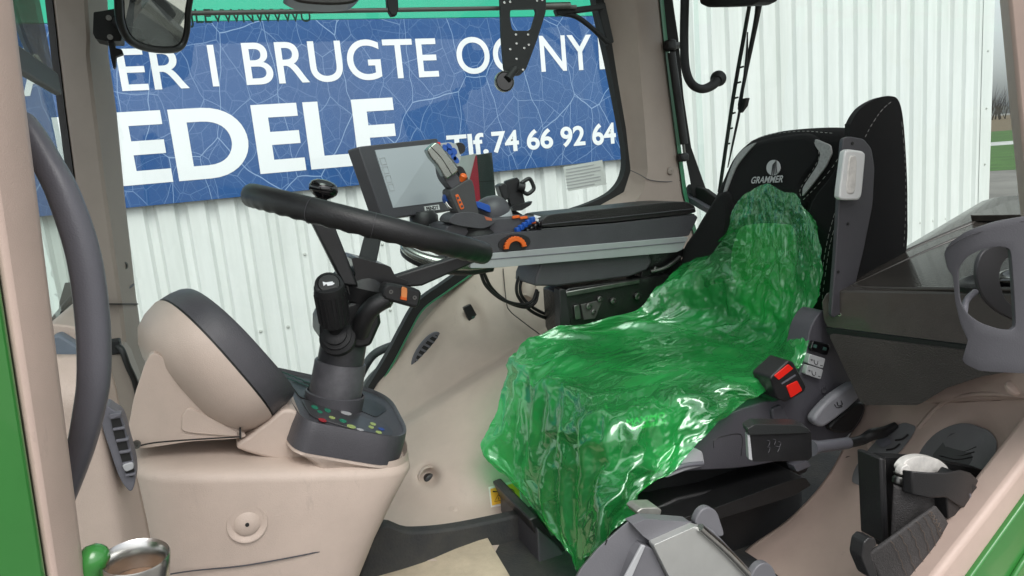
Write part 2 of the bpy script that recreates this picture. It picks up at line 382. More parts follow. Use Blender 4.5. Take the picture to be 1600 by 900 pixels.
def dashes(name, pts, mat, parent, r=.0009, nrm=None, dash=.005, gap=.004):
    """thread stitches sewn along a line, joined as one seam"""
    q = cr(pts, 14); V = []; F = []; L = 0; on = True; acc = 0; cur = [q[0]]
    segs = []
    for a, b in zip(q, q[1:]):
        d = (b-a).length; acc += d
        cur.append(b)
        if acc > (dash if on else gap):
            if on: segs.append((cur[0], cur[-1]))
            cur = [b]; on = not on; acc = 0
    for a, b in segs:
        t = (b-a).normalized(); x = Vector((0, 0, 1)) if abs(t.z) < .9 else Vector((1, 0, 0)); x = (x-t*x.dot(t)).normalized(); y = t.cross(x)
        k = len(V)
        for p in (a, b):
            for m_ in range(4):
                V.append(p+(x*math.cos(m_*math.pi/2)+y*math.sin(m_*math.pi/2))*r)
        F += [(k+i, k+(i+1) % 4, k+4+(i+1) % 4, k+4+i) for i in range(4)]
    if V: return mk(name, V, F, mat, parent, False)
def ell(c, ax, ay, n=20):
    return [Vector(c)+Vector(ax)*math.cos(2*math.pi*k/n)+Vector(ay)*math.sin(2*math.pi*k/n) for k in range(n)]

# ================================================================== SETTING OUTSIDE
def quad(name, pts, mat, label=None, kind='structure'):
    o = mk(name, pts, [(0, 1, 2, 3)], mat, None, False); o['kind'] = kind
    if label: o['label'] = label
    return o
yardm = M('yard_asphalt', (.20, .19, .175), .9, var=(.35, .45), bump=(60, .6))
concm = M('pale_concrete', (.42, .39, .35), .9, var=(.5, .35))
grassm = M('grass', (.055, .13, .025), .9, var=(.6, .5))
fieldm = M('ploughed_field', (.16, .115, .07), .95, var=(.25, .35), col2=(.11, .09, .055))
roadm = M('pale_road', (.46, .46, .45), .9, var=(.3, .2))
D_ = np.array([math.sin(rad(56)), math.cos(rad(56))]); S_ = np.array([D_[1], -D_[0]])
def band(d0, d1, s, z): return [Vector((*(D_*a+S_*b), z)) for a, b in ((d0, -s), (d0, s), (d1, s), (d1, -s))]
quad('ground', [(-1500, -1500, 0), (1500, -1500, 0), (1500, 1500, 0), (-1500, 1500, 0)], yardm, 'worn grey asphalt yard round the tractor')
quad('concrete_apron', [Vector((6.2, -6, .004)), Vector((16, -6, .004)), Vector((16, 9.5, .004)), Vector((6.2, 9.5, .004))], concm, 'pale concrete apron beside the shed corner')
o = quad('grass_verge', band(37, 118, 160, .008), grassm, 'green grass verge beyond the yard', 'stuff')
quad('road', band(66, 74, 160, .014), roadm, 'pale road crossing the grass')
quad('field', band(118, 700, 500, .012), fieldm, 'brown ploughed field in the distance')
# bare wood on the horizon
V = []; F = []; rg = random.Random(3)
for i in range(420):
    s = rg.uniform(-130, 130); d = rg.uniform(300, 360); h = rg.uniform(7, 15)
    b = D_*d+S_*s
    for k in range(7):
        a = rg.uniform(-1, 1)*.45; z0 = rg.uniform(0, .5)*h*(k > 0); hh = (h-z0)*rg.uniform(.5, 1)
        p0 = Vector((*b, z0)); p1 = p0+Vector((*(S_*a*hh), hh)); wv = Vector((*S_, 0))*(.22 if k == 0 else .12)
        dv = Vector((*D_, 0))*.15; n0 = len(V)
        V += [p0-wv, p0+wv, p0+dv, p1]; F += [(n0, n0+1, n0+3), (n0+1, n0+2, n0+3), (n0+2, n0, n0+3)]
tag(mk('treeline', V, F, M('bark', (.075, .065, .055), .9), None, False), 'bare winter wood on the horizon beyond the field', 'wood', kind='stuff')

# white sheet-metal shed
PITCH = .1604; X0S = .141; WY = 4.5; WX1 = 6.60; ZT = 5.6
shed = thing('metal_shed', 'white corrugated metal shed wall standing behind the tractor', 'shed', (0.6, WY, 0))
def sheet_strip(k0, k1):
    xs = []
    for k in range(k0, k1):
        x = X0S+k*PITCH
        xs += [(x-.018, .028), (x+.018, .028), (x+.036, 0), (x+PITCH-.036, 0)]
    xs.append((X0S+k1*PITCH-.018, .028))
    xs = [(min(x, WX1), d) for x, d in xs]
    V = []; 
    for x, d in xs: V += [Vector((x, WY+d, 0.0)), Vector((x, WY+d, ZT))]
    F = [(2*i, 2*i+2, 2*i+3, 2*i+1) for i in range(len(xs)-1)]
    return mk('sheet', V, F, wallm, shed, True, auto=20)
for k0 in range(-34, 41, 7): sheet_strip(k0, min(k0+7, 41))
mk('corner_trim', [(WX1-.13, WY-.006, 0), (WX1+.012, WY-.006, 0), (WX1+.012, WY+.16, 0), (WX1-.13, WY-.006, ZT), (WX1+.012, WY-.006, ZT), (WX1+.012, WY+.16, ZT)],
   [(0, 1, 4, 3), (1, 2, 5, 4)], wallm, shed, False, solid=.002)
mk('end_wall', [(WX1, WY+.05, 0), (WX1, WY+9, 0), (WX1, WY+9, ZT), (WX1, WY+.05, ZT)], [(0, 1, 2, 3)], wallm, shed, False)
mk('shed_roof', [(-6, WY-.3, ZT), (WX1+.3, WY-.3, ZT), (WX1+.3, WY+9, ZT+1.6), (-6, WY+9, ZT+1.6)], [(0, 1, 2, 3)], M('roof_sheet', (.2, .2, .2), .6), shed, False, solid=.05)
screwm = M('screw_paint', (.46, .48, .45), .4)
scr = None
def screw_at(p):
    global scr
    if scr is None:
        scr = lathe('screw', p, (0, -1, 0), [(.0105, 0), (.0105, .003), (.006, .004), (.0055, .009), (.002, .011)], screwm, shed, n=8); return
    c = scr.copy(); link(c, shed, Vector(p)+Vector((0, -.005, 0)))
for k in list(range(0, 9))+list(range(24, 40)): screw_at((X0S+k*PITCH, WY+.028, 1.5))
for z in (1.05, 1.95, 2.45, 2.95): screw_at((WX1-.06, WY-.007, z))
for k in (2, 5): screw_at((X0S+k*PITCH, WY+.028, 1.93))

# advertising board on the shed
SY = 4.46
sz0 = 2.315; szg = 3.285; szt = 3.62; sx1 = P(1022, 200, Y=SY).x
sg = thing('shop_sign', 'long blue crackle-patterned sign with white Danish lettering on the shed', 'sign', (0, SY, sz0))
box('board', ((-4+sx1)/2, SY+.012, (sz0+szg)/2), (sx1+4, .024, szg-sz0), sign_blue, sg, .002)
box('green_band', ((-4+sx1)/2, SY+.012, (szg+szt)/2+.001), (sx1+4, .024, szt-szg-.002), board_g, sg, .002)
TY = SY-.0005; NRM = (0, -1, 0)
def sign_text(s, u0, u1, vb, vt, bold, nm='lettering'):
    um = (u0+u1)/2; a = P(u0, vb, Y=TY); b = P(u1, vb, Y=TY); z = P(um, vb, Y=TY).z; zt = P(um, vt, Y=TY).z
    text(nm, s, (a.x, TY, z), (b.x, TY, z), zt-z, NRM, inkw, sg, bold, .0015)
B1 = .008; B2 = .026
for s, a, b, vb, vt in (('A', 36, 100, 149, 84), ('L', 124, 168, 144, 79), ('ER', 191, 297, 140, 75), ('I', 333, 343, 135, 70), ('BRUGTE', 385, 687, 127, 62.5), ('OG', 716, 815, 114.5, 57), ('NY', 846, 927, 110.5, 55), ('E', 937, 974, 107.5, 52)):
    sign_text(s, a, b, vb, vt, B1)
for s, a, b, vb, vt in (('N', 24, 124, 300, 184), ('EDELE', 186, 628, 272, 163.5)):
    sign_text(s, a, b, vb, vt, B2)
for s, a, b, vb, vt in (('Tlf.', 700, 764, 243, 209), ('74', 770, 812, 238, 204), ('66', 824, 865, 233, 201), ('92', 877, 915, 229, 197), ('64', 926, 963, 226, 192)):
    sign_text(s, a, b, vb, vt, B2)

# ================================================================== CAB SHELL
FZ = 1.62
quadf = mk('floor', [(-.5, .6, FZ-.03), (1.5, .6, FZ-.03), (1.5, 2.0, FZ-.03), (-.5, 2.0, FZ-.03), (-.5, .6, FZ), (1.5, .6, FZ), (1.5, 2.0, FZ), (-.5, 2.0, FZ)],
   [(0, 1, 2, 3), (4, 5, 6, 7), (0, 1, 5, 4), (1, 2, 6, 5), (2, 3, 7, 6), (3, 0, 4, 7)], matting, None, False)
tag(quadf, 'black rubber cab floor under the seat and steering column', 'floor', kind='structure')
mt = cr([P(530, 900, Z=FZ+.012), P(610, 884, Z=FZ+.01), P(660, 873, Z=FZ+.012), P(710, 855, Z=FZ+.02), P(762, 840, Z=FZ+.024)], 5) + [P(778, 868, Z=FZ+.02), P(800, 905, Z=FZ+.012), P(830, 960, Z=FZ+.012), P(560, 990, Z=FZ+.012)]
tag(prism('floor_carpet', mt, (0, 0, -.006), cardbd, None, .001), 'sand coloured carpet piece lying loose on the black floor', 'carpet')

# --- front pillar beside the open door
pl = thing('cab_pillar', 'beige door pillar with green outer edge, grab handle bolted on', 'pillar', P(90, 900, Y=.62), group='cab pillars')
def lfs(v):
    g = (v-420)*.157; r = 20+(v)*.1235 if v < 580 else 91.6+(v-580)*.128
    return g, r
secs = []
for v in (-120, 0, 150, 330, 580, 750, 900, 1050):
    g, r = lfs(v); c = g+(r-g)*.42
    secs.append((v, [(g, .556), (g+(c-g)*.5, .556), (c, .563), (r-6, .583), (r, .592), (r-34, .72), (g-60, .70)]))
ploft('pillar_cover', secs, beige_p, pl, .004)
secs = []
for v in (-120, 200, 420, 600, 750, 900, 1050):
    g, r = lfs(v); secs.append((v, [(g-160, .52), (g-30, .545), (g-4, .552), (g-6, .60), (g-160, .64)]))
ploft('door_frame', secs, green_t, pl, .003)
hp = [P(36, 190, Y=.70), P(52, 216, Y=.69), P(75, 258, Y=.68), P(100, 308, Y=.67), P(130, 400, Y=.665), P(144, 500, Y=.665), P(146, 590, Y=.665), P(137, 650, Y=.67), P(125, 702, Y=.68), P(106, 760, Y=.695), P(92, 800, Y=.71)]
hsec = cr(hp, 6); secs = []
for i_, p_ in enumerate(hsec):
    t_ = (hsec[min(i_+1, len(hsec)-1)]-hsec[max(i_-1, 0)]).normalized(); a = Vector((0, 1, 0)); a = (a-t_*a.dot(t_)).normalized(); b = t_.cross(a)
    k_ = i_/(len(hsec)-1); wd_ = .0128*(.72+.28*math.sin(math.pi*min(1, max(0, k_*1.05))))
    secs.append([p_+a*y_*.0115+b*x_*wd_ for x_, y_ in ((-1, .1), (-.88, -.42), (-.6, -.72), (-.2, -.9), (.12, -.98), (.5, -.9), (.8, -.62), (.97, -.2), (1, .3), (.7, .85), (0, 1), (-.7, .8))])
loft('grab_handle', secs, grey_hd, pl, auto=75)

# --- rear door pillar (right edge of view)
pr = thing('cab_pillar', 'mauve-beige rear door pillar beside the cup holder, nearly out of view', 'pillar', P(1590, 330, Y=.62), group='cab pillars')
secs = []
for v, l in ((-150, 1553), (0, 1562), (150, 1576), (300, 1591), (345, 1596)):
    secs.append((v, [(l, .63), (l+14, .60), (l+120, .55), (l+200, .62), (l+40, .74), (l+4, .70)]))
ploft('pillar_cover', secs, beige_p, pr, .004)

# --- far front pillar
pf = thing('cab_pillar', 'taupe far front pillar between windscreen and side window, mirror bracket on it', 'pillar', P(205, 600, Y=1.85), group='cab pillars')
PFS = [(-90, 70, 127, 163), (0, 83, 134, 168), (60, 90, 138, 170), (83, 92, 137, 169), (105, 95, 139, 172), (173, 103, 147, 182), (300, 120, 163, 194), (467, 152, 187, 213), (472, 153, 188, 214), (620, 178, 204, 235), (760, 205, 228, 262)]
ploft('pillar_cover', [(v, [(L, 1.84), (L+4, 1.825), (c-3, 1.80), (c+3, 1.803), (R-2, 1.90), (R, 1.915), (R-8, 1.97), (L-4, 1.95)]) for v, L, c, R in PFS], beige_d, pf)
ploft('window_seal', [(v, [(L-13, 1.85), (L-1.5, 1.835), (L+2, 1.88), (L-12, 1.90)]) for v, L, c, R in PFS], rubber, pf)
ploft('seam', [(v, [(165, 1.78), (190, 1.79), (216, 1.897), (216, 1.92), (160, 1.86)]) for v in (474.0, 476.0)], inkb, pf)
def cap(name, u, v, Y, r, mat, par, nrm=(0, -1, 0)):
    p = P(u, v, Y=Y); o = lathe(name, p, nrm, [(r, -.004), (r, .002), (r*.85, .005), (r*.4, .0065), (r*.16, .0066), (r*.15, .004)], mat, par, n=20); return o
cap('screw_cap', 208, 537, 1.87, .018, beige_d, pf, (.75, -.65, 0))
cap('plug', 203, 557, 1.90, .010, grey_m, pf, (.75, -.65, 0))
tube('clip', [P(188, 443, Y=1.845), P(192, 449, Y=1.85), P(201, 450, Y=1.87), P(209, 444, Y=1.885)], .0025, grey_m, pf, n=6)
lathe('bolt_hole', P(195, 415, Y=1.862), (.75, -.65, 0), [(.009, -.003), (.009, .001), (.005, .0015), (.004, -.002)], steel_d, pf, n=12)
# lower taupe box and cable under the pillar
kp = thing('kick_panel', 'dark taupe trim box behind the grab handle with a black cable', 'panel', P(195, 640, Y=1.7))
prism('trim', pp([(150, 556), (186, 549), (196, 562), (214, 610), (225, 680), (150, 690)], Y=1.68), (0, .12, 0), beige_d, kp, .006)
tube('cable', [P(178, 538, Y=1.69), P(190, 546, Y=1.67), P(200, 572, Y=1.665), P(212, 600, Y=1.67), P(222, 650, Y=1.68)], .0065, cable_m, kp, n=8)
box('connector', P(181, 541, Y=1.69), (.02, .03, .03), black_m, kp, .003)

# --- side window glass
gp = [(-.4, 1.935, 1.7), (1.5, 1.965, 1.7), (1.5, 1.965, 2.95), (-.4, 1.935, 2.95)]
wn = thing('side_window', 'large far side window of tinted glass with a small text sticker', 'window', (.5, 1.95, 1.7))
mk('pane', gp, [(0, 1, 2, 3)], glass, wn, False)
# black rubber surround following the opening (right side and lower corner, then the diagonal down)
sealc = [(921, -80), (930, 0), (950, 90), (966, 170), (977, 235), (975, 272), (958, 298), (925, 316), (880, 332), (820, 360), (760, 402), (728, 436), (690, 470), (640, 525), (590, 590), (555, 650), (520, 730)]
so_ = cr(q3([(u, v, 1.925) for u, v in sealc]), 8)
def ribbon(name, pts, w, d, mat, par, side):
    secs = []
    for i, p in enumerate(pts):
        t = (pts[min(i+1, len(pts)-1)]-pts[max(i-1, 0)]).normalized(); y = Vector((0, 1, 0)); s = t.cross(y).normalized()*side
        secs.append([p, p+s*w, p+s*w+y*d, p+y*d])
    return loft(name, secs, mat, par)
soA = cr(q3([(u, v, 1.925) for u, v in sealc[:10]]), 8)
soB = cr(q3([(u, v, 1.925) for u, v in ((850, 345), (790, 385), (735, 428), (700, 453), (661, 482), (638, 520), (617, 560), (592, 602), (560, 657), (520, 735))]), 8)
ribbon('window_seal', soA, .028, .03, rubber, wn, 1)
ribbon('window_seal', soB, .024, .03, rubber, wn, -1)
ribbon('green_edge', [p+Vector((0, -.004, 0)) for p in soB], .004, .02, green_e, wn, 1)
st = P(880, 262, Y=1.93); st2 = P(940, 252, Y=1.93)
stk = [P(880, 261, Y=1.93), P(941, 250, Y=1.93), P(948, 288, Y=1.93), P(888, 299, Y=1.93)]
mk('sticker', stk, [(0, 1, 2, 3)], M('clear_sticker', (.60, .62, .59), .5), wn, False)
for i in range(7):
    a = i*5.0; k = 1+i*.14
    u0, v0 = 883+k*1.1, 264.5+a; L = 54 if i % 3 else 44
    q = [P(u0, v0, Y=1.9285), P(u0+L, v0-L*.18, Y=1.9285), P(u0+L+.3, v0-L*.18+1.3, Y=1.9285), P(u0+.3, v0+1.3, Y=1.9285)]
    mk('print_line', q, [(0, 1, 2, 3)], inkg, wn, False)
# dark window lettering seen from behind at the top edge
text('window_lettering', 'JLEVWNWVWU', P(297, 43.5, Y=1.925), P(487, 41, Y=1.925), (P(390, 14, Y=1.925)-P(390, 42, Y=1.925)).length, NRM, inkdg, wn, .004, .001)

# --- far rear pillar
pb = thing('cab_pillar', 'taupe far rear pillar between side window and rear window', 'pillar', P(1010, 310, Y=1.9), group='cab pillars')
PBS = [(-90, 925, 975, 1022), (0, 944, 990, 1032), (60, 955, 996, 1038), (130, 966, 1002, 1046), (200, 978, 1008, 1055), (262, 985, 1012, 1063), (268, 985, 1012, 1064), (300, 975, 1005, 1068), (325, 930, 985, 1074), (420, 800, 960, 1100)]
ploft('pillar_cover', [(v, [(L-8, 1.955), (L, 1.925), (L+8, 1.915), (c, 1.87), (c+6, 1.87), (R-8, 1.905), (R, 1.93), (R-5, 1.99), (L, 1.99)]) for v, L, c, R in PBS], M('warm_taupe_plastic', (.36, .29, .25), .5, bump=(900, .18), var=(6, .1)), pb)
tube('seam', [P(985, 266, Y=1.913), P(1000, 273, Y=1.875), P(1015, 281, Y=1.868), P(1040, 284, Y=1.885), P(1063, 282, Y=1.92)], .0012, grey_d, pb, n=6)
cap('screw_cap', 1047, 267, 1.893, .013, beige_d, pb)
ploft('green_edge', [(v, [(R-1, 1.915), (R+5, 1.925), (R+5, 1.96), (R-1, 1.96)]) for v, L, c, R in PBS], green_e, pb)

# --- rear window
RX = 1.47
rw = thing('rear_window', 'tinted rear window with black rubber surround behind the seat', 'window', (RX, 1.3, 1.9))
mk('pane', [(RX, .55, 1.85), (RX, 1.97, 1.85), (RX+.02, 1.97, 3.0), (RX+.02, .55, 3.0)], [(0, 1, 2, 3)], glass, rw, False)
ploft('window_seal', [(v, [(l, 1.94), (l+w_, 1.93), (l+w_, 1.97), (l, 1.98)]) for v, l, w_ in ((-60, 1024, 20), (0, 1033, 18), (60, 1043, 17), (150, 1056, 12), (230, 1068, 12), (292, 1080, 22), (310, 1083, 24))], rubber, rw)
prism('lower_seal', [P(1075, 288, X=1.44), P(1100, 296, X=1.44), P(1135, 322, X=1.44), P(1180, 350, X=1.44), P(1180, 372, X=1.44), P(1062, 305, X=1.44)], (.02, 0, 0), rubber, rw, .003)
prism('sill_strip', [P(1068, 303, X=1.42), P(1125, 336, X=1.42), P(1122, 344, X=1.42), P(1062, 309, X=1.42)], (.02, 0, 0), grey_m, rw, .002)
# grab tube, hinge and gas strut
gs = thing('gas_strut', 'black gas strut beside the far rear pillar', 'gas strut', P(1065, 250, Y=1.9))
tube('cylinder', [P(1049, 82, Y=1.9), P(1069, 225, Y=1.9)], .0125, black, gs, n=14, smooth=0)
tube('rod', [P(1067, 220, Y=1.9), P(1071, 250, Y=1.9)], .0045, steel_d, gs, n=10, smooth=0)
box('ball_socket', P(1047, 71, Y=1.9), (.03, .035, .034), black, gs, .008)
box('end_fitting', P(1067, 246, Y=1.9), (.03, .03, .026), black, gs, .007)
tube('pin', [P(1050, 72, Y=1.9), P(1068, 70, Y=1.93)], .010, black, gs, n=10, smooth=0)
gt = thing('grab_tube', 'black hooked grab tube hanging in the rear window', 'grab tube', P(1100, 130, Y=1.75))
tube('tube', [P(1071, -60, Y=1.78), P(1070, 0, Y=1.78), P(1069, 60, Y=1.78), P(1071, 105, Y=1.78), P(1080, 130, Y=1.78), P(1096, 139, Y=1.79), P(1112, 134, Y=1.80), P(1121, 124, Y=1.81)], [.0125]*5+[.0125, .014, .016], black_m, gt, n=16)
lathe('foot', P(1122, 124, Y=1.805), P(1124, 118, Y=1.85)-P(1122, 126, Y=1.80), [(.012, -.01), (.02, 0), (.024, .01), (.022, .022), (.01, .024)], black_m, gt, n=20)
# rear wiper outside the rear glass
wp = thing('rear_wiper', 'black wiper arm and blade on the outside of the rear window', 'wiper', P(1150, 150, X=1.55))
WXp = 1.53
tube('blade', [P(1171, 8, X=WXp), P(1160, 70, X=WXp), P(1146, 150, X=WXp), P(1132, 245, X=WXp), P(1124, 300, X=WXp)], .006, black_m, wp, n=8)
tube('arm', [P(1187, -5, X=WXp+.02), P(1182, 30, X=WXp+.02), P(1166, 110, X=WXp+.02), P(1155, 165, X=WXp+.015)], [.011, .008, .006, .005], black_m, wp, n=8)
tube('bow', [P(1168, 50, X=WXp), P(1166, 95, X=WXp+.01), P(1157, 165, X=WXp+.012), P(1147, 215, X=WXp+.01), P(1137, 262, X=WXp)], [.002, .0045, .0045, .004, .002], black_m, wp, n=6)
prism('pivot', pp([(1152, 170), (1154, 155), (1166, 153), (1163, 166), (1155, 177)], X=WXp+.01), (.015, 0, 0), black_m, wp, .002)
for i in range(6):
    u, v = 1161-i*4.3, 105+i*24
    tube('link', [P(u-6, v+1, X=WXp+.003), P(u+1, v-1, X=WXp+.008)], .003, black_m, wp, n=5, smooth=0)
tag(prism('wiper_motor', rnd(pp([(1090, -40), (1182, -40), (1184, 2), (1170, 9), (1105, 12), (1092, 6)], X=1.38), .2), (.07, 0, 0), black_m, None, .01), 'black wiper motor housing at the top of the rear window', 'motor')

# --- windscreen with smoky roller blind
ws = thing('windscreen', 'tinted front windscreen seen edge-on between the two front pillars', 'window', (-.4, 1.2, 1.9))
mk('pane', [(-.285, .7, 1.85), (-.285, 1.82, 1.85), (-.28, 1.82, 2.95), (-.28, .7, 2.95)], [(0, 1, 2, 3)], glass, ws, False)
sb = thing('sun_blind', 'smoky roller sun blind with dark bottom bar inside the windscreen', 'sun blind', (-.33, 1.2, 2.5))
ybl = P(84, 112, X=-.25).y; zb = P(60, 97, X=-.25).z; zb2 = P(60, 131, X=-.25).z
mk('film', [(-.25, .72, zb-.005), (-.25, ybl, zb-.005), (-.25, ybl, 2.95), (-.25, .72, 2.95)], [(0, 1, 2, 3)], blindf, sb, False)
box('bottom_bar', (-.25, (.71+ybl)/2, (zb+zb2)/2), (.014, ybl-.71, zb-zb2), M('blind_bar', (.07, .07, .068), .6), sb, .004)

# --- roof above the view; glass hatch added to let daylight into the cab
rf = thing('cab_roof', 'cab roof frame round an added glass hatch, above the view', 'roof', (.5, 1.3, 2.98))
rm = M('roof_lining', (.42, .38, .34), .7)
for c, s in (((-.25, 1.29, 3.0), (.4, 1.46, .06)), ((1.35, 1.29, 3.0), (.4, 1.46, .06)), ((.55, .65, 3.0), (1.2, .18, .06)), ((.55, 1.86, 3.0), (1.2, .32, .06))):
    box('roof_frame', c, s, rm, rf, .01)
box('added_hatch_pane', (.55, 1.22, 3.0), (1.2, .96, .008), glass, rf)

# ================================================================== NEAR FRONT: dash side panel
dp = thing('dash_side_panel', 'beige front side panel with grey oval louvred air vent', 'panel', P(160, 880, Y=.95))
rowsheet('panel', [(560, 70, 158), (600, 78, 172), (640, 84, 180), (700, 90, 194), (770, 96, 212), (860, 108, 231), (980, 120, 254)],
         lambda u, v, t: .93+.10*max(0, (t-.62)/.38)**1.6 + .05*max(0, (640-v)/80)**2, beige, dp, 24, 6)
vo_ = [(158, 640), (166, 634), (176, 640), (190, 652), (201, 690), (210, 725), (211, 752), (206, 767), (198, 764), (186, 745), (172, 705), (160, 668)]
oc = cr(pp(vo_, Y=.925), 4, True); cc = sum(oc, Vector())/len(oc)
prism('vent_bezel', oc, (0, .03, 0), grey_m, dp, .004)
ins = [(173, 649), (184, 650), (192, 668), (200, 700), (209, 732), (209, 744), (198, 742), (188, 712), (178, 678)]
prism('vent_opening', cr(pp(ins, Y=.923), 4, True), (0, .02, 0), inkb, dp)
for i in range(6):
    t = i/5; u0 = 169+t*24; v0 = 652+t*90; wd = 20-6*abs(t-.4)
    prism('louvre', pp([(u0+2, v0), (u0+wd+2, v0-3), (u0+wd+3, v0+1), (u0+3, v0+4)], Y=.919), (0, .016, 0), grey_m, dp, .001)
prism('louvre_lever', rnd(pp([(190, 727), (208, 722), (209, 733), (196, 738)], Y=.917), .3), (0, .012, 0), grey_l, dp, .001)
prism('louvre_tab', rnd(pp([(170, 648), (190, 645), (188, 650), (172, 656)], Y=.917), .3), (0, .012, 0), grey_m, dp, .001)
# upper vent and dash top seen through the handle
du = thing('dashboard', 'beige dash top with dark upper vent behind the grab handle', 'dashboard', P(105, 590, Y=1.05))
prism('cover', cr(pp([(70, 512), (100, 508), (124, 518), (132, 560), (132, 600), (70, 560)], Y=1.25), 4, True), (0, .25, 0), beige, du, .008)
prism('blue_grey_trim', pp([(78, 528), (92, 522), (128, 545), (130, 585), (84, 560)], Y=1.22), (0, .03, 0), M('blue_grey_plastic', (.14, .17, .21), .5, var=(20, .1)), du, .004)
prism('vent_bezel', cr(pp([(82, 560), (105, 565), (128, 575), (130, 606), (116, 602), (92, 582)], Y=1.18), 4, True), (0, .03, 0), grey_m, du, .004)
for i in range(5):
    tube('louvre', [P(88+i*6, 566+i*7, Y=1.175), P(108+i*3, 565.5+i*7, Y=1.17), P(128, 573+i*6.6, Y=1.175)], .004, black, du, n=6)
fw = thing('front_wiper', 'dark front wiper blade lying outside the windscreen', 'wiper', P(100, 490, X=-.5))
tube('blade', [P(84, 507, X=-.33), P(100, 484, X=-.33), P(118, 468, X=-.33)], .009, black_m, fw, n=6)
tube('arm', [P(84, 500, X=-.33), P(101, 478, X=-.33), P(118, 458, X=-.33)], .006, black_m, fw, n=6)
prism('pivot', pp([(108, 470), (116, 440), (122, 440), (122, 508), (107, 508)], X=-.5), (-.03, 0, 0), black_m, fw, .003)

# ================================================================== STEERING PEDESTAL
YC = 1.25
pd = thing('steering_console', 'beige steering pedestal with instrument pod, dark collar and column', 'steering console', P(400, 900, Y=YC))
def sup(cx, cy, hx, hy, z, n=40, e=4.5, tilt=0):
    out = []
    for k in range(n):
        a = 2*math.pi*k/n; c, s = math.cos(a), math.sin(a)
        x = abs(c)**(2/e)*math.copysign(1, c)*hx; y = abs(s)**(2/e)*math.copysign(1, s)*hy
        out.append(Vector((cx+x, cy+y, z + tilt*x)))
    return out
ztop = 0
prof = []
for v, ul, ur in ((1010, 240, 528), (900, 236, 562), (840, 226, 584), (770, 212, 612), (728, 205, 634)):
    L = P(ul, v, Y=1.2); R = P(ur, v, Y=1.2); prof.append((L.x, R.x, (L.z+R.z)/2))
pL, pR = P(250, 738, Y=1.08), P(618, 727, Y=1.09); tl_ = (pR.z-pL.z)/(pR.x-pL.x)
secs = []
for k_, (a, b, z) in enumerate(prof):
    f_ = k_/(len(prof)-1); cxm = (a+b)/2
    zt_ = pL.z+(cxm-pL.x)*tl_-.02
    secs.append(sup(cxm, YC, (b-a)/2, .172, z if k_ < len(prof)-1 else zt_, 64, 5, tl_*f_**2))
a, b, z = prof[-1]; cxm = (a+b)/2; zt_ = pL.z+(cxm-pL.x)*tl_-.02
for dz, sh in ((.006, .001), (.012, .0045), (.017, .011), (.020, .020), (.0215, .034)): secs.append(sup(cxm, YC, (b-a)/2-sh, .172-sh, zt_+dz, 64, 5, tl_))
ped = loft('pedestal', secs, beige, pd, auto=60)
def ptz(x): return zt_+.02+(x-cxm)*tl_
# raised shoulder below the dark collar
ca = [P(474, 657, Y=1.085), P(648, 690, Y=1.095), P(606, 611, Y=1.41), P(420, 571, Y=1.41)]
up_n = (ca[1]-ca[0]).cross(ca[3]-ca[0]).normalized()
if up_n.z < 0: up_n = -up_n
def crn(pts, fr):
    p = pts; N = len(p); out = []
    for i in range(N):
        f = fr[i]; A, B, C = p[i-1], p[i], p[(i+1) % N]; s = B+(A-B)*f; e = B+(C-B)*f
        for k in range(9):
            t = k/8; out.append(s*(1-t)**2+B*2*t*(1-t)+e*t*t)
    return out
co = crn(ca, [.14, .34, .34, .10]); cc = sum(co, Vector())/len(co)
sec2 = [[p*1-up_n*.046 + (p-cc)*.02 for p in co], [p-up_n*.052+(p-cc)*.03 for p in co], [Vector((*(p-(p-cc)*.02).xy, ptz((p-(p-cc)*.02).x)+.004)) for p in co], [Vector((*(p-(p-cc)*.02).xy, ptz((p-(p-cc)*.02).x)-.02)) for p in co]]
loft('collar_shoulder', sec2, beige, pd, auto=60)
# the dark collar: skirt wall, top deck sunk inside a rim
rim = [[p-up_n*.047+(p-cc)*.03 for p in co], [p-up_n*.02+(p-cc)*.025 for p in co], [p-up_n*.004+(p-cc)*.008 for p in co], [p for p in co], [p-up_n*.002-(p-cc)*.03 for p in co], [p-up_n*.006-(p-cc)*.04 for p in co]]
cl = loft('collar', rim, grey_d, pd, caps=True, auto=50)
def on_deck(u, v, h=0.0): return P(u, v, pl=(cc-up_n*(.0055-h), up_n))
# sunk trough behind the column
prism('collar_trough', rnd([on_deck(*q, .0012) for q in ((452, 596), (470, 622), (560, 640), (588, 652), (606, 640), (580, 622), (520, 600))], .2), -up_n*.003, black, cl)
prism('symbol_plate', rnd([on_deck(*q, .0015) for q in ((470, 622), (486, 650), (560, 672), (614, 682), (612, 668), (560, 648), (510, 634))], .2), -up_n*.002, M('symbol_plate_plastic', (.045, .045, .048), .35), cl, .0004)
for (u, v, a, b, m) in ((492, 636, 8, 4, inkgr), (500, 643, 6, 3, inkgr), (512, 641, 7, 4, inkgr), (504, 656, 9, 4, inkr), (519, 652, 7, 3, inkyg), (536, 657, 8, 4, inkgr), (549, 666, 10, 4, inkyg), (541, 645, 12, 4, inkg), (563, 671, 8, 2.5, inkg), (583, 662, 7, 3, inkyg), (580, 667, 6, 3, inkyg), (596, 670, 7, 3, inkbl), (592, 675, 7, 3, inkyg)):
    a *= .72; b *= .72; c0 = on_deck(u, v, .0022); ex = on_deck(u+a, v+a*.2, .0022)-c0; ey = on_deck(u-b*.4, v-b, .0022)-c0
    prism('symbol', ell(c0, ex, ey, 10), -up_n*.0006, m, cl)
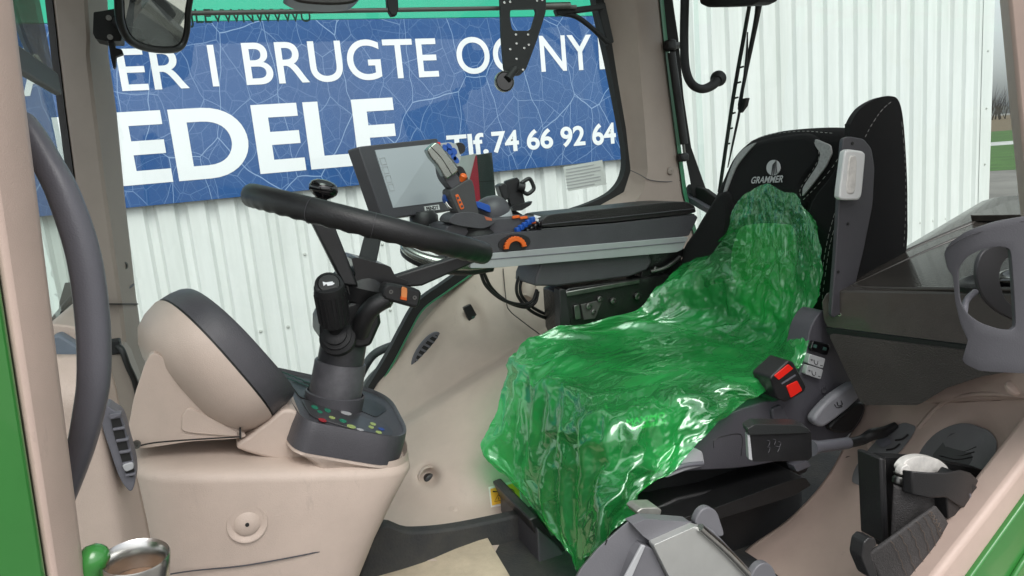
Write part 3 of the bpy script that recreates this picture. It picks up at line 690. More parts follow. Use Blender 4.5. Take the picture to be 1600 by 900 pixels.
for i in range(5):
    p0 = on_deck(440+i*11, 581+i*4.6, .003); p1 = on_deck(452+i*11, 585+i*4.6, .003)
    tube('switch_mark', [p0, p1], .0016, inkdg, cl, n=6, smooth=0)
    tube('switch_mark', [on_deck(446+i*9, 590+i*3.6, .003), on_deck(456+i*9, 593+i*3.6, .003)], .0014, inkdg, cl, n=6, smooth=0)
prism('shoulder_fill', cr(pp([(372, 702), (392, 680), (418, 660), (446, 640), (470, 650), (490, 700), (470, 725)], Y=1.13), 5, True), (0, .24, 0), beige, pd, .012, 3, auto=60)
# screw recess on the pedestal face and lower seam
pc = P(386, 817, Y=1.080)
lathe('screw_recess', pc+Vector((0, -.0035, 0)), (0, -1, .1), [(.030, -.006), (.0285, .0005), (.026, .0005), (.020, -.003), (.018, -.004)], beige, pd, n=28)
lathe('screw_cap', pc+Vector((0, -.002, 0)), (0, -1, .1), [(.018, -.01), (.018, .001), (.013, .0045), (.003, .0055), (.0025, .002)], beige, pd, n=24)
lathe('screw_hole', pc+Vector((0, -.0035, 0)), (0, -1, .1), [(.003, 0), (.003, .0048)], inkb, pd, n=10)
tube('seam', [P(230, 903, Y=1.075), P(300, 892, Y=1.075), P(380, 884, Y=1.075), P(470, 868, Y=1.076), P(540, 853, Y=1.086)], .0012, grey_d, pd, n=6)

# instrument pod
pod = thing('instrument_pod', 'tilted beige instrument pod with dark grey hood on the pedestal', 'instrument pod', P(300, 690, Y=YC))
e1 = (P(432, 640, Y=YC)-P(268, 450, Y=YC)); Lp = e1.length; e1 = e1/Lp; ey = Vector((0, 1, 0)); ax = e1.cross(ey).normalized()
if ax.x < 0: ax = -ax
ax, ey = ax*math.cos(rad(13))+ey*math.sin(rad(13)), ey*math.cos(rad(13))-ax*math.sin(rad(13))
c0 = (P(260, 464, Y=1.25)+P(402, 654, Y=1.25))/2
def dsec(s, sc_, off=0, n=48, e=2.7):
    out = []
    for k in range(n):
        a = 2*math.pi*k/n; c, q = math.cos(a), math.sin(a)
        hs_ = s
        out.append(c0+ax*(hs_+off*c)+e1*(abs(c)**(2/e)*math.copysign(1, c)*Lp*.475*sc_)+ey*(abs(q)**(2/e)*math.copysign(1, q)*.165*sc_))
    return out
loft('pod_shell', [dsec(-.075, .55), dsec(-.066, .72), dsec(-.05, .88), dsec(-.028, .965), dsec(-.006, 1.0), dsec(0.0, .995)], beige, pod, auto=60)
loft('pod_seam', [dsec(-.001, .985), dsec(.004, .985)], inkb, pod)
loft('hood', [dsec(.003, .995), dsec(.02, .985), dsec(.042, .955, .006), dsec(.047, .93, .006), dsec(.0445, .915, .006), dsec(.0425, .905, .006)], grey_d, pod, auto=60)
loft('gauge_glass', [dsec(.0405, .90, .006), dsec(.0432, .90, .006)], M('gauge_dark', (.03, .03, .033), .55), pod)
nk = cr(pp([(203, 699), (204, 650), (216, 600), (240, 552), (285, 590), (330, 640), (374, 672), (378, 684), (300, 690)], Y=1.13), 5, True)
prism('pod_neck', nk, (0, .24, 0), beige, pod, .02, 4, auto=60)
prism('pod_neck_inner', cr(pp([(207, 660), (216, 600), (240, 548), (262, 560), (240, 620), (225, 690)], Y=1.2), 5, True), (0, .18, 0), beige_d, pod, .01, 3)
prism('neck_rib', rnd(pp([(283, 676), (284, 650), (292, 639), (300, 638), (372, 676), (372, 683)], Y=1.127), .25), (0, .02, 0), beige, pod, .003)
tube('neck_gap', [P(206, 700, Y=1.125), P(240, 692, Y=1.12), P(300, 687, Y=1.12), P(376, 682.5, Y=1.12)], .0012, inkb, pod, n=6)
prism('neck_clip', pp([(374, 670), (377, 670), (377, 686), (374, 686)], Y=1.118), (0, .02, 0), inkb, pod)
lathe('neck_screw', P(213, 695, Y=1.122), (0, -1, 0), [(.006, -.004), (.006, .001), (.003, .001), (.0028, -.002)], steel_d, pod, n=12)
prism('neck_slot', cr(pp([(240, 566), (246, 555), (251, 552), (248, 562), (243, 569)], Y=1.19), 4, True), (0, .02, 0), inkb, pod)

# column
WC = P(580, 352, Y=YC); BC = P(519, 645, Y=YC)
wd_ = (WC-Vector(CAM)).normalized()
xi = (P(770, 399, Y=YC)-P(390, 304, Y=YC)).normalized()
wn_ = xi.cross(wd_).normalized()
if wn_.z < 0: wn_ = -wn_
# tip the rim a touch so that the far side shows behind the near side
col = thing('steering_column', 'dark steering column with horn lever, indicator lever and steering wheel', 'steering column', BC)
axc = (P(548, 470, Y=YC)-BC).normalized()
Lc = (P(538, 545, Y=YC)-BC).length
lathe('base_ring', BC, axc, [(.050, -.02), (.0515, .036), (.049, .038), (.047, .03)], grey_d, col, n=36)
lathe('lower_sleeve', BC, axc, [(.0465, 0), (.0445, Lc*.78), (.0435, Lc*.80), (.041, Lc*.80)], grey_m if False else M('worn_grey_sleeve', (.085, .083, .092), .4, var=(35, .35), bump=(500, .15)), col, n=36)
lathe('upper_sleeve', BC, axc, [(.0405, Lc*.6), (.0395, Lc*1.12)], M('worn_dark_sleeve', (.05, .05, .055), .35, var=(45, .4)), col, n=36)
hd = pp([(500, 505), (506, 492), (560, 468), (592, 470), (596, 505), (580, 541), (562, 545), (500, 532)], Y=1.20)
prism('switch_housing', hd, (0, .10, 0), black, col, .006)
lathe('steel_ring', P(557, 466, Y=YC), axc, [(.034, -.008), (.034, .004)], satin, col, n=32)
# horn lever
hb = P(526, 522, Y=1.185); ht = P(514, 446, Y=1.15); hax = (ht-hb).normalized()
lever = lathe('horn_lever', hb, hax, [(.012, -.01), (.0125, .012), (.016, .018), (.0235, .024), (.0245, (ht-hb).length-.006), (.0235, (ht-hb).length), (.019, (ht-hb).length+.001)], black_m, col, n=28)
for k in range(18):
    a = 2*math.pi*k/18; r_ = Vector((1, 0, 0)); r_ = (r_-hax*r_.dot(hax)).normalized(); s_ = hax.cross(r_)
    d_ = r_*math.cos(a)+s_*math.sin(a); tube('grip_rib', [hb+hax*.028+d_*.0238, hb+hax*((ht-hb).length-.012)+d_*.0246], .0018, black_m, lever, n=5, smooth=0)
bt = lathe('horn_button', ht, (hax+Vector((0, -.9, .1))).normalized(), [(.0225, -.008), (.022, .004), (.0175, .006), (.0165, .004), (.016, .007), (.002, .0075)], black, lever, n=28)
bn = (hax+Vector((0, -.9, .1))).normalized(); bx = Vector((1, 0, 0)); bx = (bx-bn*bx.dot(bn)).normalized(); by = bn.cross(bx); b0 = ht+bn*.0082
prism('horn_symbol', [b0+bx*x*.001+by*y*.001 for x, y in ((-9, 4), (-7, 3), (-4, 1.5), (6, 1.5), (6, -1), (8, -1), (8, -3.5), (6, -3.5), (6, -5), (-3, -5), (-4, -1), (-7, -2.5), (-9, -4))], -bn*.0006, inkw, lever)
lathe('lever_boot', P(527, 527, Y=1.19), Vector((-.25, -.8, .55)), [(.03, -.012), (.03, 0), (.024, .004), (.024, .008), (.018, .011), (.018, .016), (.01, .02)], black_m, col, n=28)
# indicator lever
tube('indicator_lever', [P(562, 520, Y=1.2), P(568, 500, Y=1.18), P(582, 480, Y=1.165), P(606, 466, Y=1.16)], [.016, .0165, .016, .0145], black, col, n=14)
ib = rnd(pp([(600, 449), (606, 443), (656, 453), (659, 460), (655, 478), (648, 482), (602, 469), (598, 462)], Y=1.145), .25)
ind = prism('indicator_head', ib, (0, .035, 0), black, col, .004)
prism('amber_roller', rnd(pp([(628, 448), (637, 450), (636, 469), (627, 466)], Y=1.141), .3), (0, .02, 0), amber, ind, .003)
prism('orange_mark', pp([(627, 463), (636, 465), (636, 470), (626, 468)], Y=1.1405), (0, .012, 0), orange, ind, .001)
for u, v in ((611, 456), (648, 465)): lathe('head_screw', P(u, v, Y=1.1445), (0, -1, 0), [(.0035, -.002), (.0035, .0008), (.0015, .0008), (.0014, -.001)], steel_d, ind, n=12)
tube('head_seam', [P(599, 464, Y=1.1445), P(628, 472, Y=1.1445), P(655, 478, Y=1.1445)], .0006, inkb, ind, n=5, smooth=0)

# wheel
RW = (P(770, 399, Y=YC)-P(390, 304, Y=YC)).length/2-.018
yw = wn_.cross(xi).normalized()
def wpt(a, r, h=0): return WC+xi*(math.cos(a)*r)+yw*(math.sin(a)*r)+wn_*h
secs = []; NR = 180; ns = 16
for k in range(NR):
    a = 2*math.pi*k/NR
    grip = 1 if (math.sin(a*1.0) != 2) else 0
    sec = []
    for j in range(ns):
        b = 2*math.pi*j/ns; rr = .0178
        wob = 1.0 - (.10*(0.5+0.5*math.cos(a*44)))*max(0, -math.sin(b))
        sec.append(wpt(a, RW+math.cos(b)*rr*.92*wob, math.sin(b)*rr*1.1*wob))
    secs.append(sec)
V = [p for s in secs for p in s]; F = [(i*ns+j, i*ns+(j+1) % ns, ((i+1) % NR)*ns+(j+1) % ns, ((i+1) % NR)*ns+j) for i in range(NR) for j in range(ns)]
rimo = wh = mk('steering_wheel', V, F, M('wheel_rubber', (.013, .013, .014), .42, bump=(400, .25), var=(25, .3)), col, True, auto=60)
wh['label'] = 'black steering wheel with finger grips seen edge-on'
for a in (rad(-128), rad(-101)):
    V = [wpt(a, RW+math.cos(2*math.pi*j/20)*.0172, math.sin(2*math.pi*j/20)*.0198) for j in range(20)]
    tube('rim_seam', V+[V[0]], .0005, grey_d, rimo, n=5, smooth=0)
# which arc faces the camera?
near = -1 if (wpt(-math.pi/2, RW)-Vector(CAM)).length < (wpt(math.pi/2, RW)-Vector(CAM)).length else 1
hubc = P(580, 440, Y=YC)
prism('hub', rnd(pp([(549, 404), (556, 402), (610, 416), (618, 432), (640, 440), (622, 450), (590, 474), (546, 462), (540, 445), (556, 430)], Y=1.20), .15), (0, .1, 0), gloss_b if False else M('hub_black', (.012, .012, .013), .3, coat=.2), wh, .006)
lathe('hub_pad', P(572, 430, Y=YC), wn_, [(.055, -.045), (.062, -.02), (.05, .0), (.03, .006)], black, wh, n=30)
s1 = [P(487, 348, Y=1.20), P(523, 352, Y=1.20), P(561, 448, Y=1.19), P(536, 446, Y=1.19)]
prism('spoke', s1, (0, .022, 0), black, wh, .004)
s2 = [P(492, 352, Y=1.225), P(503, 352, Y=1.225), P(545, 445, Y=1.215), P(532, 446, Y=1.215)]
prism('spoke', [P(614, 432, Y=1.205), P(716, 400, Y=1.20), P(748, 408, Y=1.20), P(660, 447, Y=1.20), P(622, 450, Y=1.205)], (0, .022, 0), black, wh, .004)
prism('spoke', [P(556, 420, Y=1.27), P(585, 425, Y=1.27), P(600, 350, Y=1.40), P(575, 345, Y=1.40)], wn_*.012, black, wh, .003)
kb = P(501, 313, Y=1.19)
lathe('spinner_knob', kb, wn_+Vector((0, -.05, 0)), [(.010, -.012), (.010, .004), (.017, .008), (.0225, .014), (.0235, .02), (.021, .0275), (.014, .032), (.003, .034)], gloss_b, wh, n=32, auto=80)

# ================================================================== FAR SIDE: wheel-arch panel
fp = thing('wheel_arch_panel', 'beige far wheel-arch panel with oval vent, rocker switch and socket', 'panel', P(700, 820, Y=1.4))
fdep0 = fit([(735, 428, 1.93), (640, 525, 1.93), (575, 620, 1.93), (530, 700, 1.9), (800, 420, 1.9), (860, 500, 1.78), (700, 600, 1.76), (620, 700, 1.74), (590, 815, 1.46), (700, 826, 1.39), (830, 800, 1.43), (760, 700, 1.58), (800, 600, 1.68), (900, 470, 1.84), (920, 800, 1.42), (920, 600, 1.66)])
def sst(x): x = min(1, max(0, x)); return x*x*(3-2*x)
def fdep(u, v, t=0):
    y = fdep0(u, v)
    dl = ((v-628)+(u-680)*.62)           # below this line the arch stands proud
    y -= .055*sst((dl+8)/24)*(1-sst((v-725)/85))
    y += .030*math.exp(-(((u-671)/17)**2+((v-746)/17)**2)**2)     # socket recess
    a, b = (u-665)*.57-(v-547)*.82, (u-665)*.82+(v-547)*.57
    y += .012*math.exp(-((a/40)**2+(b/17)**2)**2)                # vent recess
    a, b = (u-740)*.35+(v-497)*.94, (u-740)*.94-(v-497)*.35
    y += .010*math.exp(-((a/30)**2+(b/15)**2)**2)                # switch recess
    y += .02*sst((645-dl*0-u)/40)*sst((v-600)/40)*0
    return y
rowsheet('panel', [(395, 775, 940), (430, 734, 940), (455, 698, 940), (482, 660, 940), (520, 637, 940), (560, 616, 940), (602, 591, 940), (657, 559, 940), (735, 525, 940), (780, 530, 940), (880, 530, 940)], fdep, beige, fp, 110, 16)
def fpt(u, v, off): return P(u, v, Y=fdep0(u, v)-off)
NF = (P(700, 640, Y=fdep0(700, 640))-P(760, 640, Y=fdep0(760, 640))).cross(P(700, 640, Y=fdep0(700, 640))-P(700, 700, Y=fdep0(700, 700))).normalized()
if NF.y > 0: NF = -NF
# oval vent
cV = P(665, 547, Y=fdep(665, 547)-.004); aV = P(686, 517, Y=fdep(665, 547)-.002)-cV; bV = P(676, 554.5, Y=fdep(665, 547)-.002)-cV
vb = prism('vent_bezel', ell(cV, aV*.95, bV, 28), (0, -.007, 0), grey_m, fp, .002)
prism('vent_opening', ell(cV+Vector((0, -.0075, 0)), aV*.80, bV*.62, 24), (0, .004, 0), inkb, vb)
for i in range(6):
    c = cV+aV*(-.62+i*.25)+Vector((0, -.0085, 0)); prism('louvre', [c-bV*.6, c+bV*.6+aV*.06, c+bV*.6+aV*.14, c-bV*.6+aV*.10], (0, .004, 0), grey_m, vb)
# rocker switch
yS = fdep(737, 495)-.003
prism('switch', rnd(pp([(724, 481), (736, 475), (751, 503), (738, 513)], Y=yS-.008), .12), (0, .012, 0), black, fp, .0015)
prism('switch_symbol', pp([(737, 495), (742, 494), (744, 499), (739, 500)], Y=yS-.0095), (0, .001, 0), inkdg, fp)
# socket
yK = fdep(671, 746)
lathe('socket', P(672, 751, Y=yK-.002), (0.1, -1, .1), [(.0175, -.01), (.0175, .002), (.0165, .008), (.013, .010), (.004, .0105)], black, fp, n=24)
lathe('socket_ring', P(671, 747, Y=fdep0(671, 746)-.030), (0.1, -1, .15), [(.0275, -.006), (.027, .0015), (.0245, .002), (.0235, -.004)], beige, fp, n=30, caps=False)
lathe('screw_cap', P(709, 797, Y=fdep(709, 797)-.003), NF, [(.0125, -.003), (.012, .002), (.009, .004), (.002, .0042), (.0018, .002)], beige, fp, n=20)
# warning sticker
def fq(u, v, o): return P(u, v, Y=fdep(u, v)-o)
sk = mk('warning_sticker', [fq(763, 761, .008), fq(812, 749, .008), fq(816, 784, .008), fq(767, 793, .008)], [(0, 1, 2, 3)], offwhite, fp, False)
for q in (((766, 764), (786, 759), (789, 785), (769, 790)), ((789, 758.5), (810, 753), (813, 780), (792, 784.5))):
    mk('print', [fq(*p, .0095) for p in q], [(0, 1, 2, 3)], yellow, sk, False)
tube('print', [fq(770, 768, .011), fq(777, 768, .011), fq(784, 765.5, .011)], [.0016, .0008, .0016], inkb, sk, n=6)
tube('print', [fq(778.5, 773, .011), fq(772.5, 784, .011), fq(785.5, 781, .011), fq(778.5, 773, .011)], .0007, inkb, sk, n=5, smooth=0)
tube('print', [fq(778.8, 777, .011), fq(779.2, 780.5, .011)], .0007, inkb, sk, n=5, smooth=0)
tube('print', [fq(798+6*math.cos(t*.7), 770+6*math.sin(t*.7), .011) for t in range(10)], .0008, inkb, sk, n=5)
tube('panel_seam', [P(786, 420, Y=1.885), P(791, 470, Y=1.825), P(797, 486, Y=1.80), P(820, 505, Y=1.765), P(843, 522, Y=1.735)], .0016, M('seam_shadow', (.06, .05, .045), .8), fp, n=6)
tube('post', [P(826, 410, Y=1.86), P(826, 455, Y=1.82), P(823, 466, Y=1.81)], [.02, .02, .016], beige, fp, n=14)
# black upturned floor mat in front of it
tag(prism('mat_edge', cr(pp([(560, 905), (594, 824), (640, 831), (700, 827), (770, 814), (850, 796)], Y=1.29), 5)+pp([(880, 796), (880, 960), (560, 960)], Y=1.29), (0, .03, 0), matting, None, .006), 'black upturned edge of the floor mat along the far panel', 'floor mat')
# things seen outside through the low glass
hr = thing('outside_handrail', 'dark handrail outside the far window below the glass edge', 'handrail', P(560, 620, Y=2.1))
tube('rail', [P(540, 660, Y=2.08), P(556, 605, Y=2.08), P(577, 562, Y=2.08), P(600, 545, Y=2.08), P(640, 533, Y=2.08)], .013, grey_d, hr, n=12)
prism('mud_flap', pp([(552, 625), (578, 590), (640, 528), (655, 540), (560, 680)], Y=2.14), (0, .03, 0), M('flap_grey', (.10, .10, .10), .7), hr, .004)

# ================================================================== ARMREST CONSOLE
YA = 1.47
ar = thing('armrest_console', 'dark control armrest with black padded top and silver side strip', 'armrest', P(920, 440, Y=1.5))
prism('body', rnd(pp([(735, 371), (773, 366), (850, 360), (1087, 336), (1090, 340), (1076, 369), (772, 395), (735, 398)], Y=YA), .06), (0, .15, 0), grey_d, ar, .006)
prism('silver_strip', rnd(pp([(735, 398.5), (772, 395.5), (1076, 369.5), (1066, 390), (1058, 394), (767, 419), (735, 419)], Y=YA-.006), .06), (0, .16, 0), silver, ar, .005)
tube('strip_groove', [P(740, 407.5, Y=YA-.0065), P(900, 394, Y=YA-.0065), P(1070, 378, Y=YA-.0065)], .0012, grey_m, ar, n=6)
tip = [P(770, 407, Y=YA+.02), P(735, 412, Y=YA+.02), P(690, 411, Y=YA+.03), P(655, 401, Y=YA+.05), P(634, 388, Y=YA+.08), P(632, 372, Y=YA+.13)]
tube('silver_nose', tip, [.016, .016, .014, .012, .011, .008], satin, ar, n=14)
tube('nose_underside', [p+Vector((0, .01, -.012)) for p in tip], [.015, .015, .013, .011, .010, .007], black, ar, n=12)
pad = rnd(pp([(846, 356), (847, 343), (858, 335), (930, 328), (1050, 315), (1074, 315), (1086, 322), (1088, 332), (1070, 335), (960, 347)], Y=YA+.005), .25)
prism('armrest_pad', pad, (0, .125, 0), leather, ar, .014, 4, auto=70)
tube('pad_seam', [P(847, 351, Y=YA+.002), P(950, 340.5, Y=YA+.002), P(1086, 326, Y=YA+.002)], .0012, grey_d, ar, n=6)
prism('pad_base', pp([(846, 357.5), (960, 348.5), (1086, 334), (1086, 340), (960, 354), (846, 363)], Y=YA+.002), (0, .135, 0), black, ar, .002)
# rotary dial in its recess
prism('dial_recess', ell(P(804, 380, Y=YA-.002), P(829, 378, Y=YA-.002)-P(804, 380, Y=YA-.002), P(805, 366, Y=YA-.002)-P(804, 380, Y=YA-.002), 24), (0, .004, 0), black, ar)
dc = P(804, 388, Y=YA-.004)
def dp_(a, r): return dc+Vector((math.cos(a)*r, 0, math.sin(a)*r))
arch = []
for k in range(45):
    a = rad(4+k*172/44); arch.append(dp_(a, .0275 if k % 4 < 2 else .0262))
arch += [dp_(rad(176-k*172/20), .0165) for k in range(21)]
dial = prism('orange_dial', arch, (0, -.008, 0), orange, ar, .0008)
# key field
for i in range(5):
    c = P(809+i*5.6, 362-i*4.0, Y=1.494); box('blue_key', c+Vector((0, 0, .004)), (.013, .011, .012), blue, ar, .002, rot=frame_mat((1, .5, .1), (0, 0, 1)))
    box('black_key', P(819+i*6, 366-i*3.8, Y=1.492)+Vector((0, 0, .003)), (.014, .012, .009), gloss_b, ar, .003, rot=frame_mat((1, .5, .1), (0, 0, 1)))
for (u, v, m) in ((818, 340, orange), (834, 347, orange), (806, 339, orange)):
    box('mark', P(u, v, Y=1.497), (.018, .006, .006), m, ar, .001)
for (u, v) in ((840, 339), (842, 344.5)):
    c = P(u, v, Y=1.494); prism('arrow_mark', [c+Vector((-.008, 0, -.006)), c+Vector((.009, 0, 0)), c+Vector((-.008, 0, .006))], (0, .002, 0), inkw, ar)
# front mount mound + dome lever
lathe('mount', P(742, 374, Y=1.56), (0, 0, 1), [(.088, -.035), (.088, -.008), (.078, .006), (.055, .02), (.035, .026)], M('mount_grey', (.05, .05, .053), .4, bump=(600, .2), var=(10, .1)), ar, n=40, sx=1, auto=70)
prism('head_deck', rnd(pp([(688, 374), (700, 352), (760, 342), (850, 338), (850, 362), (780, 372), (735, 398), (700, 392)], Y=1.50), .12), (0, .14, 0), grey_d, ar, .008)
dm = P(772, 343, Y=1.60)
dome = lathe('dome_lever', dm, Vector((-.25, -.1, 1)), [(.041, -.008), (.042, 0), (.042, .018), (.040, .03), (.034, .043), (.022, .053), (.008, .057)], grey_d, ar, n=34, sx=1.05, auto=80)
lathe('silver_ring', dm, Vector((-.25, -.1, 1)), [(.0425, -.008), (.0435, -.004), (.0435, .010), (.0425, .013)], silver, dome, n=34, sx=1.05)
prism('blue_grip', rnd(pp([(746, 314), (766, 321), (767, 333), (745, 324)], Y=1.555), .2), (0, .03, 0), blue, dome, .004)
# under-console box, mechanism and cables
prism('lower_housing', (pp([(836, 447), (837, 433), (846, 410), (1012, 392), (1019, 409), (1011, 422), (985, 432), (870, 447)], Y=YA+.01)), (0, .12, 0), grey_d, ar, .004)
sm_ = thing('seat_slide', 'black greasy slide mechanism with bolts below the control armrest', 'mechanism', P(940, 500, Y=1.5))
prism('bracket', pp([(876, 458), (890, 450), (1045, 428), (1070, 560), (900, 560), (880, 522)], Y=1.485), (0, .1, 0), M('greasy_black', (.012, .012, .012), .3, var=(30, .4), bump=(200, .5)), sm_, .003)
prism('rail', pp([(884, 456), (1000, 436), (1000, 443), (886, 464)], Y=1.478), (0, .012, 0), steel_d, sm_, .002)
prism('front_bracket', pp([(874, 452), (884, 452), (892, 500), (890, 512), (876, 512)], Y=1.475), (0, .03, 0), black, sm_, .002)
prism('clip_plate', pp([(897, 478), (905, 476), (908, 498), (899, 500)], Y=1.477), (0, .01, 0), steel_d, sm_, .001)
prism('plate', pp([(908, 476), (942, 468), (930, 498), (912, 500)], Y=1.480), (0, .008, 0), M('grimy_plate', (.06, .06, .055), .5, var=(50, .4)), sm_, .001)
for u, v, r_ in ((937, 467, .007), (920, 478, .008), (927, 487, .006), (958, 470, .008), (996, 463, .009), (1024, 420, .006)):
    lathe('bolt', P(u, v, Y=1.479), (0, -1, 0), [(r_, -.004), (r_, .003), (r_*.6, .004), (r_*.5, .001)], steel_d, sm_, n=10)
prism('clutter_plate', pp([(1008, 396), (1070, 388), (1060, 425), (1030, 450), (1000, 440)], Y=1.50), (0, .08, 0), MATS['greasy_black'], sm_, .003)
tube('lever_arm', [P(1016, 425, Y=1.48), P(1040, 418, Y=1.48), P(1062, 402, Y=1.49)], .006, steel_d, sm_, n=8)
cb = thing('cable_bundle', 'black cables looping below the control armrest', 'cables', P(810, 480, Y=1.6))
for i, pts in enumerate(([(750, 424), (760, 447), (785, 468), (815, 476), (832, 470), (839, 452)], [(755, 424), (768, 450), (792, 471), (820, 480), (836, 473), (841, 455)], [(845, 420), (822, 422), (809, 438), (809, 462), (830, 486), (862, 500), (885, 503)], [(842, 424), (825, 427), (814, 440), (815, 462), (835, 482), (866, 496), (885, 498)])):
    tube('cable', [P(u, v, Y=1.56+.03*(k % 2)*0+.01*i) for k, (u, v) in enumerate(pts)], .0042, cable_m, cb, n=8)

# joystick
js = thing('joystick', 'grey multifunction joystick with silver thumb plate and orange marks', 'joystick', P(745, 372, Y=1.52))
lathe('boot', P(745, 382, Y=1.525), Vector((0, 0, 1)), [(.046, 0), (.046, .012), (.040, .018), (.043, .024), (.036, .034), (.038, .04), (.030, .05)], rubber, js, n=30)
prism('skirt', cr(pp([(702, 345), (712, 334), (740, 332), (772, 343), (772, 349), (755, 357), (725, 354), (708, 350)], Y=1.485), 4, True), (0, .075, 0), grey_d, js, .008, 3, auto=70)
grip = prism('grip', cr(pp([(703, 301), (712, 292), (734, 280), (741, 292), (744, 315), (748, 334), (742, 340), (722, 341), (712, 325)], Y=1.49), 4, True), (0, .058, 0), M('grip_grey', (.055, .053, .055), .5, bump=(700, .3), var=(12, .1)), js, .018, 4, auto=75)
prism('upper_neck', cr(pp([(690, 258), (702, 262), (722, 282), (732, 290), (712, 298), (700, 288), (692, 275)], Y=1.50), 4, True), (0, .045, 0), grey_d, js, .012, 3, auto=75)
prism('orange_key', rnd(pp([(711, 305), (716, 303), (726, 325), (720, 328)], Y=1.4885), .2), (0, .01, 0), orange, js, .002)
for i in range(3): prism('key_mark', pp([(713.2+i*3.2, 308.5+i*6.4), (716.5+i*3.2, 307+i*6.4), (718+i*3.2, 310.5+i*6.4), (714.8+i*3.2, 312+i*6.4)], Y=1.4878), (0, .002, 0), grey_d, js)
hdp = prism('thumb_plate', rnd(pp([(667, 234), (680, 222), (688, 225), (698, 240), (715, 262), (716, 268), (699, 280), (694, 276), (684, 258), (673, 246)], Y=1.492), .25), (0, .028, 0), satin, js, .006, 3)
tube('plate_groove', [P(673, 229, Y=1.4915), P(690, 247, Y=1.4915), P(707, 274, Y=1.4915)], .0008, inkb, hdp, n=5)
prism('key_face', rnd(pp([(686, 224), (704, 222), (714, 226), (720, 246), (716, 262), (702, 244)], Y=1.508), .2), (0, .03, 0), grey_l, js, .005)
for u, v in ((696, 231), (703, 237), (709, 245), (702, 229), (710, 236), (713, 250)): prism('blue_key', ell(P(u, v, Y=1.506), (.006, 0, -.005), (.002, 0, .006), 10), (0, .004, 0), blue, js)
prism('red_key', pp([(684, 222), (688, 222), (689, 229), (686, 229)], Y=1.505), (0, .01, 0), red, js, .001)
lathe('scroll_wheel', P(717, 232, Y=1.53), (0, 1, 0), [(.012, -.01), (.013, -.006), (.013, .006), (.012, .01)], black, js, n=20)
lathe('orange_button', P(724, 276, Y=1.50), (.3, -.5, .8), [(.008, -.01), (.008, .003), (.005, .006)], orange, js, n=14)
prism('neck_back', cr(pp([(713, 262), (724, 262), (732, 282), (724, 288)], Y=1.535), 4, True), (0, .03, 0), black, js, .005)
lathe('blue_roller', P(703, 310, Y=1.535), (0, 1, 0), [(.014, -.012), (.016, -.006), (.016, .008), (.014, .012)], blue, js, n=20)
tube('blue_roller_guard', [P(697, 316, Y=1.52), P(703, 324, Y=1.515), P(711, 326, Y=1.515)], .004, chrome, js, n=8)
prism('orange_print', pp([(757, 338), (768, 341), (769, 345), (760, 344)], Y=1.484), (0, .003, 0), M('dull_orange', (.45, .12, .06), .5), js)

# monitor
mn = thing('terminal_monitor', 'dark framed touchscreen terminal on the front of the armrest', 'monitor', P(650, 365, Y=1.63))
mc = [P(560, 229, Y=1.57), P(684, 216, Y=1.74), P(707, 329, Y=1.74), P(599, 343, Y=1.57)]
nm = (mc[1]-mc[0]).cross(mc[3]-mc[0]).normalized()
if nm.dot(Vector(CAM)-mc[0]) < 0: nm = -nm
prism('casing', rnd(mc, .035), -nm*.035, grey_d, mn, .004)
prism('rear_casing', [mc[0]*.85+mc[2]*.15-nm*.03, mc[1]*.85+mc[3]*.15-nm*.03, mc[2]*.85+mc[0]*.15-nm*.03, mc[3]*.85+mc[1]*.15-nm*.03], -nm*.03, black, mn, .006)
def mpt(a, b, h=0): return (mc[0]*(1-a)+mc[1]*a)*(1-b)+(mc[3]*(1-a)+mc[2]*a)*b+nm*h
sm = bpy.data.materials.new('screen_glass'); sm.use_nodes = True; tt = sm.node_tree; bb = tt.nodes['Principled BSDF']
bb.inputs['Roughness'].default_value = .16; bb.inputs['Base Color'].default_value = (.36, .39, .42, 1); bb.inputs['Coat Weight'].default_value = .6; bb.inputs['Coat Roughness'].default_value = .1
g_ = tt.nodes.new('ShaderNodeTexCoord'); n_ = tt.nodes.new('ShaderNodeTexNoise'); n_.inputs['Scale'].default_value = 9; n_.inputs['Detail'].default_value = 3
r_ = tt.nodes.new('ShaderNodeValToRGB'); r_.color_ramp.elements[0].color = (.27, .30, .33, 1); r_.color_ramp.elements[1].color = (.52, .55, .58, 1); r_.color_ramp.elements[0].position = .35; r_.color_ramp.elements[1].position = .65
tt.links.new(g_.outputs['Object'], n_.inputs[0]); tt.links.new(n_.outputs[0], r_.inputs[0]); bb.inputs['Base Color'].default_value = (.40, .43, .46, 1)
prism('screen', [mpt(.165, .07, .001), mpt(.95, .07, .001), mpt(.95, .86, .001), mpt(.165, .86, .001)], -nm*.003, sm, mn)
for b in (.18, .30, .42, .54):
    q = [mpt(.185, b, .0016), mpt(.245, b, .0016), mpt(.245, b+.09, .0016), mpt(.185, b+.09, .0016)]
    tube('screen_icon', q+[q[0]], .0006, inkg, mn, n=4, smooth=0)
prism('name_plate', [mpt(.58, .895, .0015), mpt(.80, .895, .0015), mpt(.80, .965, .0015), mpt(.58, .965, .0015)], -nm*.003, white_p, mn)
text('name_lettering', 'FENDT', mpt(.60, .955, 0), mpt(.785, .955, 0), (mpt(.6, .905)-mpt(.6, .955)).length, nm, inkb, mn, .04, .0021, upv=mpt(.6, .9)-mpt(.6, .96))
lathe('swivel_mount', P(662, 338, Y=1.66), (0, 0, 1), [(.03, -.03), (.034, -.02), (.034, .0), (.025, .012)], black, mn, n=24)
tube('mount_arm', [P(662, 346, Y=1.66), P(680, 362, Y=1.62), P(705, 375, Y=1.58)], .014, black, mn, n=12)

